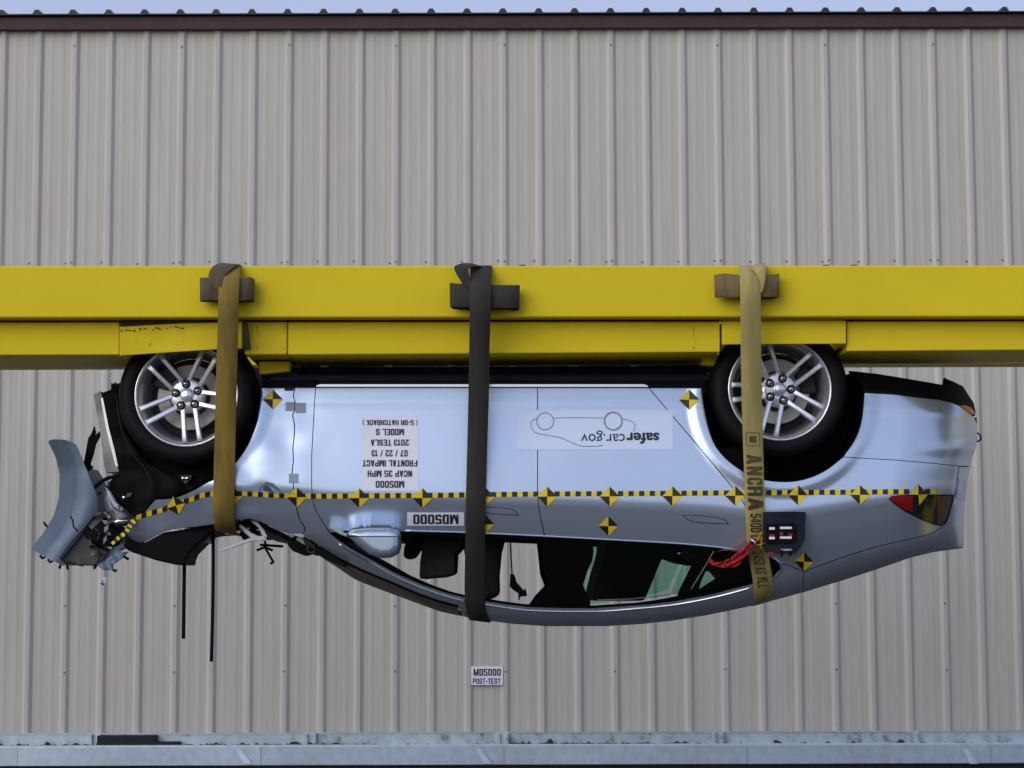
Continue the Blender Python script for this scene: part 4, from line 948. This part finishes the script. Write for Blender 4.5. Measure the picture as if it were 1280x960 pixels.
for k in range(30):
    u = rg_.random(); cx = 112+48*u+rg_.uniform(-5, 5); cy = 690-70*u+rg_.uniform(-14, 14)
    if k % 3 == 0: cx, cy = rg_.uniform(120, 160), rg_.uniform(600, 665)
    a0 = rg_.uniform(0, 6.28); l = rg_.uniform(2.5, 6.5); w_ = rg_.uniform(1.4, 3.8); c, s_ = math.cos(a0), math.sin(a0)
    pts = [(cx-l*c, cy-l*s_), (cx-w_*s_, cy+w_*c), (cx+l*c+rg_.uniform(-2, 2), cy+l*s_), (cx+w_*s_*.6, cy-w_*c*.6)]
    y0 = rg_.uniform(.10, .17)
    prism('torn_fragment', pts, y0, y0+rg_.uniform(.008, .04), rg_.choice((M_PLAST, M_PLAST, M_PLAST, M_PLASTG, M_PLASTG, M_PAINTD, M_HUB)), car)
for k in range(9):
    x, y = rg_.uniform(118, 160), rg_.uniform(610, 690); p = [(x, y)]
    for j in range(4): x += rg_.uniform(-7, 7); y += rg_.uniform(-3, 8); p.append((x, y))
    tube('loose_wire', [at(a, b, .12) for a, b in chaikin(p, 1, False)], .0028, rg_.choice((M_PLAST, M_PLAST, M_PLASTG)), car, 5)
# black flap under the wing, hanging weatherstrips
prism('torn_bonnet_liner', [(156, 671.5), (176, 680.5), (195, 670.5), (204, 665.5), (245, 659.5), (270, 655), (296, 652), (300, 660), (270, 663), (262, 667), (256, 673), (248, 680), (236, 692), (232.5, 700), (232, 706), (219, 706), (195, 700.5), (165, 690.5), (156.5, 686)], .16, .5, M_PLAST, car, .01)
panel('liner_tail', [(256, 673), (262, 668), (264, 680), (252, 678)], M_PLASTG, car, D=lambda x, y: .2, thick=.02, step=4)
def dangling(x0, y0, x1, y1, hw, Y, bow):
    n = 14; Lp, Rp = [], []
    for i in range(n+1):
        t = i/n; x = x0+(x1-x0)*t+bow*math.sin(math.pi*t); y = y0+(y1-y0)*t
        Lp.append(at(x-hw, y, Y+.004*math.sin(4*t))); Rp.append(at(x+hw, y, Y+.004*math.sin(4*t)+.003))
    ribbon('hanging_weatherstrip', Lp, Rp, M_PLAST, car, .008)
dangling(230.6, 690, 229.3, 798.5, 2.4, .3, 0)
dangling(266.5, 655, 264.2, 827, 2.1, .24, .8)
# bonnet: crushed sheet between the wings
V = []; Fc = []; nx, ny = 16, 20
for i in range(nx+1):
    px = 190+150*i/nx
    for j in range(ny+1):
        Y = .22+(2*YC-.44)*j/ny; p = at(px, 652-.02*(px-190), .2)
        V.append(Vector((p.x, Y, p.z+.05*noise.noise(Vector((px*.03, Y*3, 1)))+.03*math.sin(i*.8))))
for i in range(nx):
    for j in range(ny): Fc.append((i*(ny+1)+j, i*(ny+1)+j+1, (i+1)*(ny+1)+j+1, (i+1)*(ny+1)+j))
mesh_from('crushed_bonnet', V, Fc, M_PAINT, car, True)
# bonnet hinge and broken bits below the wing
prism('bonnet_hinge', [(296, 656), (301, 655), (315, 666.5), (323, 670), (334, 669.5), (332.5, 674.5), (314, 676.5), (274, 689.5), (274, 688.5), (300, 677.5), (313, 672), (307, 667)], .17, .20, M_STEELW, car, .002)
prism('hinge_arm', [(312, 649), (322.5, 652.5), (330.5, 664), (334.5, 671), (329, 672), (323.5, 660), (315, 653)], .16, .19, M_STEELW, car, .002)
prism('hinge_bracket', [(299, 668), (303, 660), (310, 664), (315, 655), (323, 668), (313, 673), (304, 675)], .21, .26, M_PLAST, car, .002)
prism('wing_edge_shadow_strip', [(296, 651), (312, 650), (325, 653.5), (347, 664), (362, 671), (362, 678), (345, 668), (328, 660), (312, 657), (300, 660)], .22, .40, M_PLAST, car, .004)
prism('scuttle_rail', [(330, 661), (345, 668), (363, 676), (398, 690), (396, 695), (360, 680), (346, 677), (334, 672)], .42, .5, M_BEIGE, car, .003)
prism('wiper_motor', [(359, 671), (364, 668), (382, 674), (392, 674.5), (395, 684), (387, 692.5), (380, 694.5), (366, 689), (359, 681)], .22, .40, M_PLAST, car, .008)
prism('pale_sticker', [(371.5, 671), (384.5, 675.5), (381, 681), (370.5, 675)], .205, .219, M_TEAL, car)
prism('white_cap', [(361.5, 668.5), (367, 668), (368, 671), (363, 671.5)], .20, .23, M_STEELW, car)
tube('wiper_ring', [at(389+5*math.cos(t), 686+5*math.sin(t), .21) for t in [k*.6 for k in range(9)]], .005, M_PLASTG, car, 6)
prism('scuttle_black_strip', [(393, 681), (405, 687), (420, 697), (433, 707), (430, 709), (410, 700), (393, 691)], .18, .5, M_PLAST, car, .003)
for a in ([(321, 688), (331, 684), (341, 688)], [(331, 684), (342, 703)], [(342, 702), (338, 705)], [(325, 681), (340, 682), (354, 683)], [(331, 676), (333, 686)]):
    tube('broken_link', [at(x, y, .3) for x, y in a], .007, M_PLAST, car, 6)
prism('yellow_chalk_tag', [(441, 700), (444, 700), (444, 710), (441, 710)], .26, .265, M_TAPEY, car)
# ------------------------------------------------------------------ straps
def strap_loop(name, label, edges, m, top_px, ytop):
    """edges: stations (left x, right x, y, Y) down the near side; continues under the roof and up the far side"""
    root = empty(name, label, 'strap', 'webbing straps slung round the car')
    L = [at(a, y, Y) for a, b, y, Y, *r in edges]; Rr_ = [at(b, y+(r[0] if r else 0), Y) for a, b, y, Y, *r in edges]
    z = at((edges[0][0]+edges[0][1])/2, ytop, YU).z+.004
    back = lambda p, Y, zz: Vector((p.x, Y, zz))
    preL = [back(L[0], .008, z-.30), back(L[0], .008, z-.02), back(L[0], .0, z), back(L[0], YU+.01, z)]
    preR = [back(Rr_[0], .008, z-.30), back(Rr_[0], .008, z-.02), back(Rr_[0], .0, z), back(Rr_[0], YU+.01, z)]
    farL = [Vector((p.x, 2*YC-p.y, p.z)) for p in reversed(L)]; farR = [Vector((p.x, 2*YC-p.y, p.z)) for p in reversed(Rr_)]
    o = ribbon('webbing', preL+L+farL, preR+Rr_+farR, m, root, .006)
    return root
def loop_band(root, cx, y0, y1, hw, m, dep=.035, Yc_=-.272, sag=0.):
    """flattened oval loop of webbing standing on the beam face"""
    n = 28; Lp, Rp = [], []
    zt, zb = at(cx, y0, Yc_).z, at(cx, y1, Yc_).z; c = at(cx, (y0+y1)/2, Yc_); hwm = hw/250.
    for k in range(n+1):
        t = 2*math.pi*k/n; co, si = math.cos(t), math.sin(t)
        x = c.x+hwm*math.copysign(abs(co)**.45, co); y = Yc_+dep*math.copysign(abs(si)**.7, si)
        wz = .012*noise.noise(Vector((co*1.4, si, cx)))+sag*co
        Lp.append(Vector((x, y, zt+wz))); Rp.append(Vector((x*.985+c.x*.015, y, zb+wz*.7)))
    ribbon('loop', Lp, Rp, m, root, .006)
def curl(root, Lpx, Rpx, m):
    Lp = chaikin(Lpx, 2, False); Rp = chaikin(Rpx, 2, False)
    ribbon('fold', [at(*p) for p in Lp], [at(*p) for p in Rp], m, root, .006)
e1 = [(274, 301, 331.5, -.232), (274, 300.5, 338, -.27), (273.5, 299.5, 347, -.318), (273.2, 299, 360, -.325), (273, 298.5, 378, -.320), (272.5, 298.5, 397, -.290), (271, 297, 440, -.225), (268.8, 295, 520, -.122), (267, 293.2, 600, -.03), (266.5, 293, 622, -.014), (267, 293.3, 640, .02), (267.5, 294, 655, .07), (269, 295.5, 662, .16, 3), (270, 297, 664, .30, 3)]
s1 = strap_loop('webbing_strap', 'dirty gold brown webbing strap round the front wheel end of the car', e1, M_STR1, 287, 332.5)
loop_band(s1, 284, 348.5, 377, 33, M_STR1B)
curl(s1, [(276, 374, -.30), (264, 358, -.325), (260, 345, -.32), (264, 334, -.30), (276, 328, -.25), (292, 332, -.21)], [(291, 374, -.30), (279, 364, -.325), (277, 352, -.325), (284, 340, -.31), (298, 330, -.26), (302, 333, -.21)], M_STR1B)
e2 = [(588, 614.5, 333, -.232), (588, 614.5, 342, -.27), (587.8, 614.3, 355, -.326), (587.5, 614, 370, -.331), (587.2, 613.4, 388, -.325), (587, 613, 400, -.305), (586.4, 612, 440, -.235), (585.4, 611, 500, -.155), (584, 609, 560, -.085), (582.5, 607.5, 615, -.018), (582, 607, 635, -.008), (581.8, 606.5, 666, .06), (581, 606, 700, .15), (580.5, 605.5, 735, .26), (581, 606, 750, S(593, 750)-.012), (582, 606.8, 757, S(593, 757)-.012), (583, 608, 764, S(593, 764)-.010), (584.5, 610, 769.5, S(593, 769)-.006, 2), (586.5, 612.5, 774.2, .53, 3.2), (587, 613, 774.6, .7, 3.2)]
e2 = [(a, b, y, min(Y, S((a+b)/2, y)-.010) if 625 < y < 770 else Y, *r) for a, b, y, Y, *r in e2]
s2 = strap_loop('webbing_strap', 'charcoal webbing strap round the middle of the car', e2, M_STR2, 601, 333)
loop_band(s2, 606, 357, 386, 42.5, M_STR2, .038, -.275, -.008)
curl(s2, [(590, 372, -.312), (578, 355, -.318), (566, 335, -.315), (571, 331, -.29), (584, 328.5, -.25), (598, 332, -.21)], [(603, 372, -.312), (591, 356, -.318), (584, 337, -.315), (588, 334, -.30), (596, 333, -.27), (606, 334, -.225)], M_STR2)
e3 = [(924.5, 951, 333, -.232), (924.6, 951, 338, -.27), (924.8, 951, 345, -.322), (925, 951, 365, -.326), (925.3, 951, 376, -.320), (925.7, 951, 400, -.295), (926, 951.5, 440, -.235), (927, 952.3, 500, -.155), (929, 954, 560, -.09), (931, 955.3, 615, -.032), (931.8, 955.8, 632, -.022), (932.5, 956.5, 660, .03), (934.5, 959, 684, .085), (937.5, 962.5, 705, .15), (940.5, 965.5, 722, .215, -1), (941.5, 966.5, 730, .235, -2), (942.5, 967, 738, S(953, 738)-.014, -3), (943, 967.3, 746, S(953, 746)-.012, -4.5), (942, 967, 752.5, S(953, 750)-.004, -6), (941, 966.5, 756.5, .43, -7), (941, 966.5, 757, .6, -7)]
e3 = [(a, b, y, min(Y, S((a+b)/2, y)-.012, S(a, y)-.010, S(b, y)-.010) if 625 < y < 755 else Y, *r) for a, b, y, Y, *r in e3]
s3 = strap_loop('webbing_strap', 'faded yellow printed webbing strap round the rear wheel end of the car', e3, M_STR3, 938, 333)
loop_band(s3, 933.5, 343.5, 372, 39.5, M_STR3B, .036, -.274, -.005)
curl(s3, [(938, 334, -.285), (944, 340, -.330), (948, 347, -.338), (951.5, 356, -.340), (950.5, 365, -.338)], [(956, 329, -.220), (957.5, 333, -.29), (957.2, 343, -.330), (956.5, 354, -.338), (952.5, 366, -.334)], M_STR3)
# print on the third strap
def lin(pts):
    def f(v):
        for (a, p), (b, q) in zip(pts[:-1], pts[1:]):
            if v <= b: return p+(q-p)*(v-a)/(b-a)
        return pts[-1][1]
    return f
sx_ = lin([(e[2], e[0]) for e in e3[:-1]]); sy_ = lin([(e[2], e[3]) for e in e3[:-1]])
def on_strap(px, py): return at(sx_(py)+px, py, sy_(py)-.0055)
for s, r_, m in (('A', (3.5, 568, 22.5, 580), M_STRINKF), ('N', (3.5, 583, 22.5, 594), M_STRINKF), ('C', (3.5, 597, 22.5, 606), M_STRINKF), ('R', (3.5, 608, 22.5, 620), M_STRINK), ('A', (3.5, 622, 22.5, 638), M_STRINK), ('5400', (5.5, 642, 19.5, 665), M_STRINK), ('LBS', (5, 669, 19, 683), M_STRINK), ('2450 KG WLL', (5, 689, 19, 735), M_STRINKF)):
    lettering(s, r_, 90, m, s3, 0, bold=.02, place=on_strap)
bxs = pen([(4, 541), (21, 541), (21, 557), (4, 557)], .8, True)+[[(8, 545), (17, 545), (17, 553), (8, 553)]]
mesh_from('maker_mark', [on_strap(*p) for f in bxs for p in f], [tuple(range(4*i, 4*i+4)) for i in range(len(bxs))], M_STRINKF, s3)
# red sleeve tied to the strap
rd_ = empty('red_cable_sleeve', 'red cloth cable sleeve running out of the rear window to the yellow strap', 'cable sleeve')
rc_ = [(889, 702), (893, 703), (901, 702.5), (909.5, 699), (915, 696.5), (920.5, 691.5), (926, 688), (930, 683.5), (936, 678.5), (940, 673), (943.5, 673.5), (946, 677), (945, 681), (941, 686), (936, 690.5), (932, 696), (928, 700), (924.5, 705.5), (919, 708.6), (914, 709), (908, 710.2), (901, 709), (896, 708.5), (890, 706.5)]
def Drc(x, y):
    a = (x-889)/57.; q = (y-703)+(x-889)*.62*a
    return .085-.115*a-.012*math.sin(q*.75+2.2*noise.noise(Vector((x*.07, y*.07, 2))))-.010*noise.noise(Vector((x*.11, y*.11, 5)))
panel('sleeve', rc_, M_REDCL, rd_, D=Drc, thick=.03, step=2.2, seg=1.6)
rq = chaikin([(850, 692, .22), (862, 699, .22), (874, 702, .21), (884, 697, .17), (890, 703, .10)], 2, False)
tube('cable_bundle', [at(*p) for p in rq], [.008+.006*math.sin(i*.9)**2 for i in range(len(rq))], M_REDCL, rd_, 8)
rq = chaikin([(866, 701, .2), (890, 691, .13), (905, 687, .075), (918, 688, .06), (930, 690, .03)], 2, False)
tube('cable_bundle', [at(*p) for p in rq], .006, mat('dark_red_cable', (.10, .004, .012), .5), rd_, 6)
for a in ([(944, 679, -.02), (949, 671, -.02), (952.5, 664, -.02)], [(944, 682, -.02), (951, 680.5, -.03), (956, 679, -.02)], [(946, 676, -.03), (952, 672, -.03), (951, 686, -.03)]):
    tube('tie_wire', [at(*p) for p in a], .0028, M_TWIST, rd_, 5)
tube('white_tie', [at(939, 674, -.03), at(943, 677, -.035), at(945, 681, -.02)], .004, M_WHITE, rd_, 5)
# ------------------------------------------------------------------ placard on the wall
plc = empty('test_placard', 'small white placard reading MD5000 POST-TEST on the ribbed wall', 'sign')
YP = YW-.0275
def prect(x0, y0, x1, y1): return [(x0, y0), (x1, y0), (x1, y1), (x0, y1)]
prism('upper_card', prect(588.8, 833, 628.6, 846.3), YP, YP+.004, M_WHITE, plc)
prism('lower_card', prect(588.8, 846.9, 628.6, 856.2), YP, YP+.004, M_WHITE, plc)
prism('backing_cleat', prect(589.5, 838, 627.8, 852), YP+.0042, YP+.0045+.002, M_WHITE, plc).location = (0, 0, 0)
lettering('MD5000', (592, 836, 626, 844.6), 0, M_INK, plc, .0015, D=lambda x, y: YP, bold=.035)
lettering('POST-TEST', (591, 848, 625.6, 854.8), 0, M_INKB, plc, .0015, D=lambda x, y: YP, bold=.03)
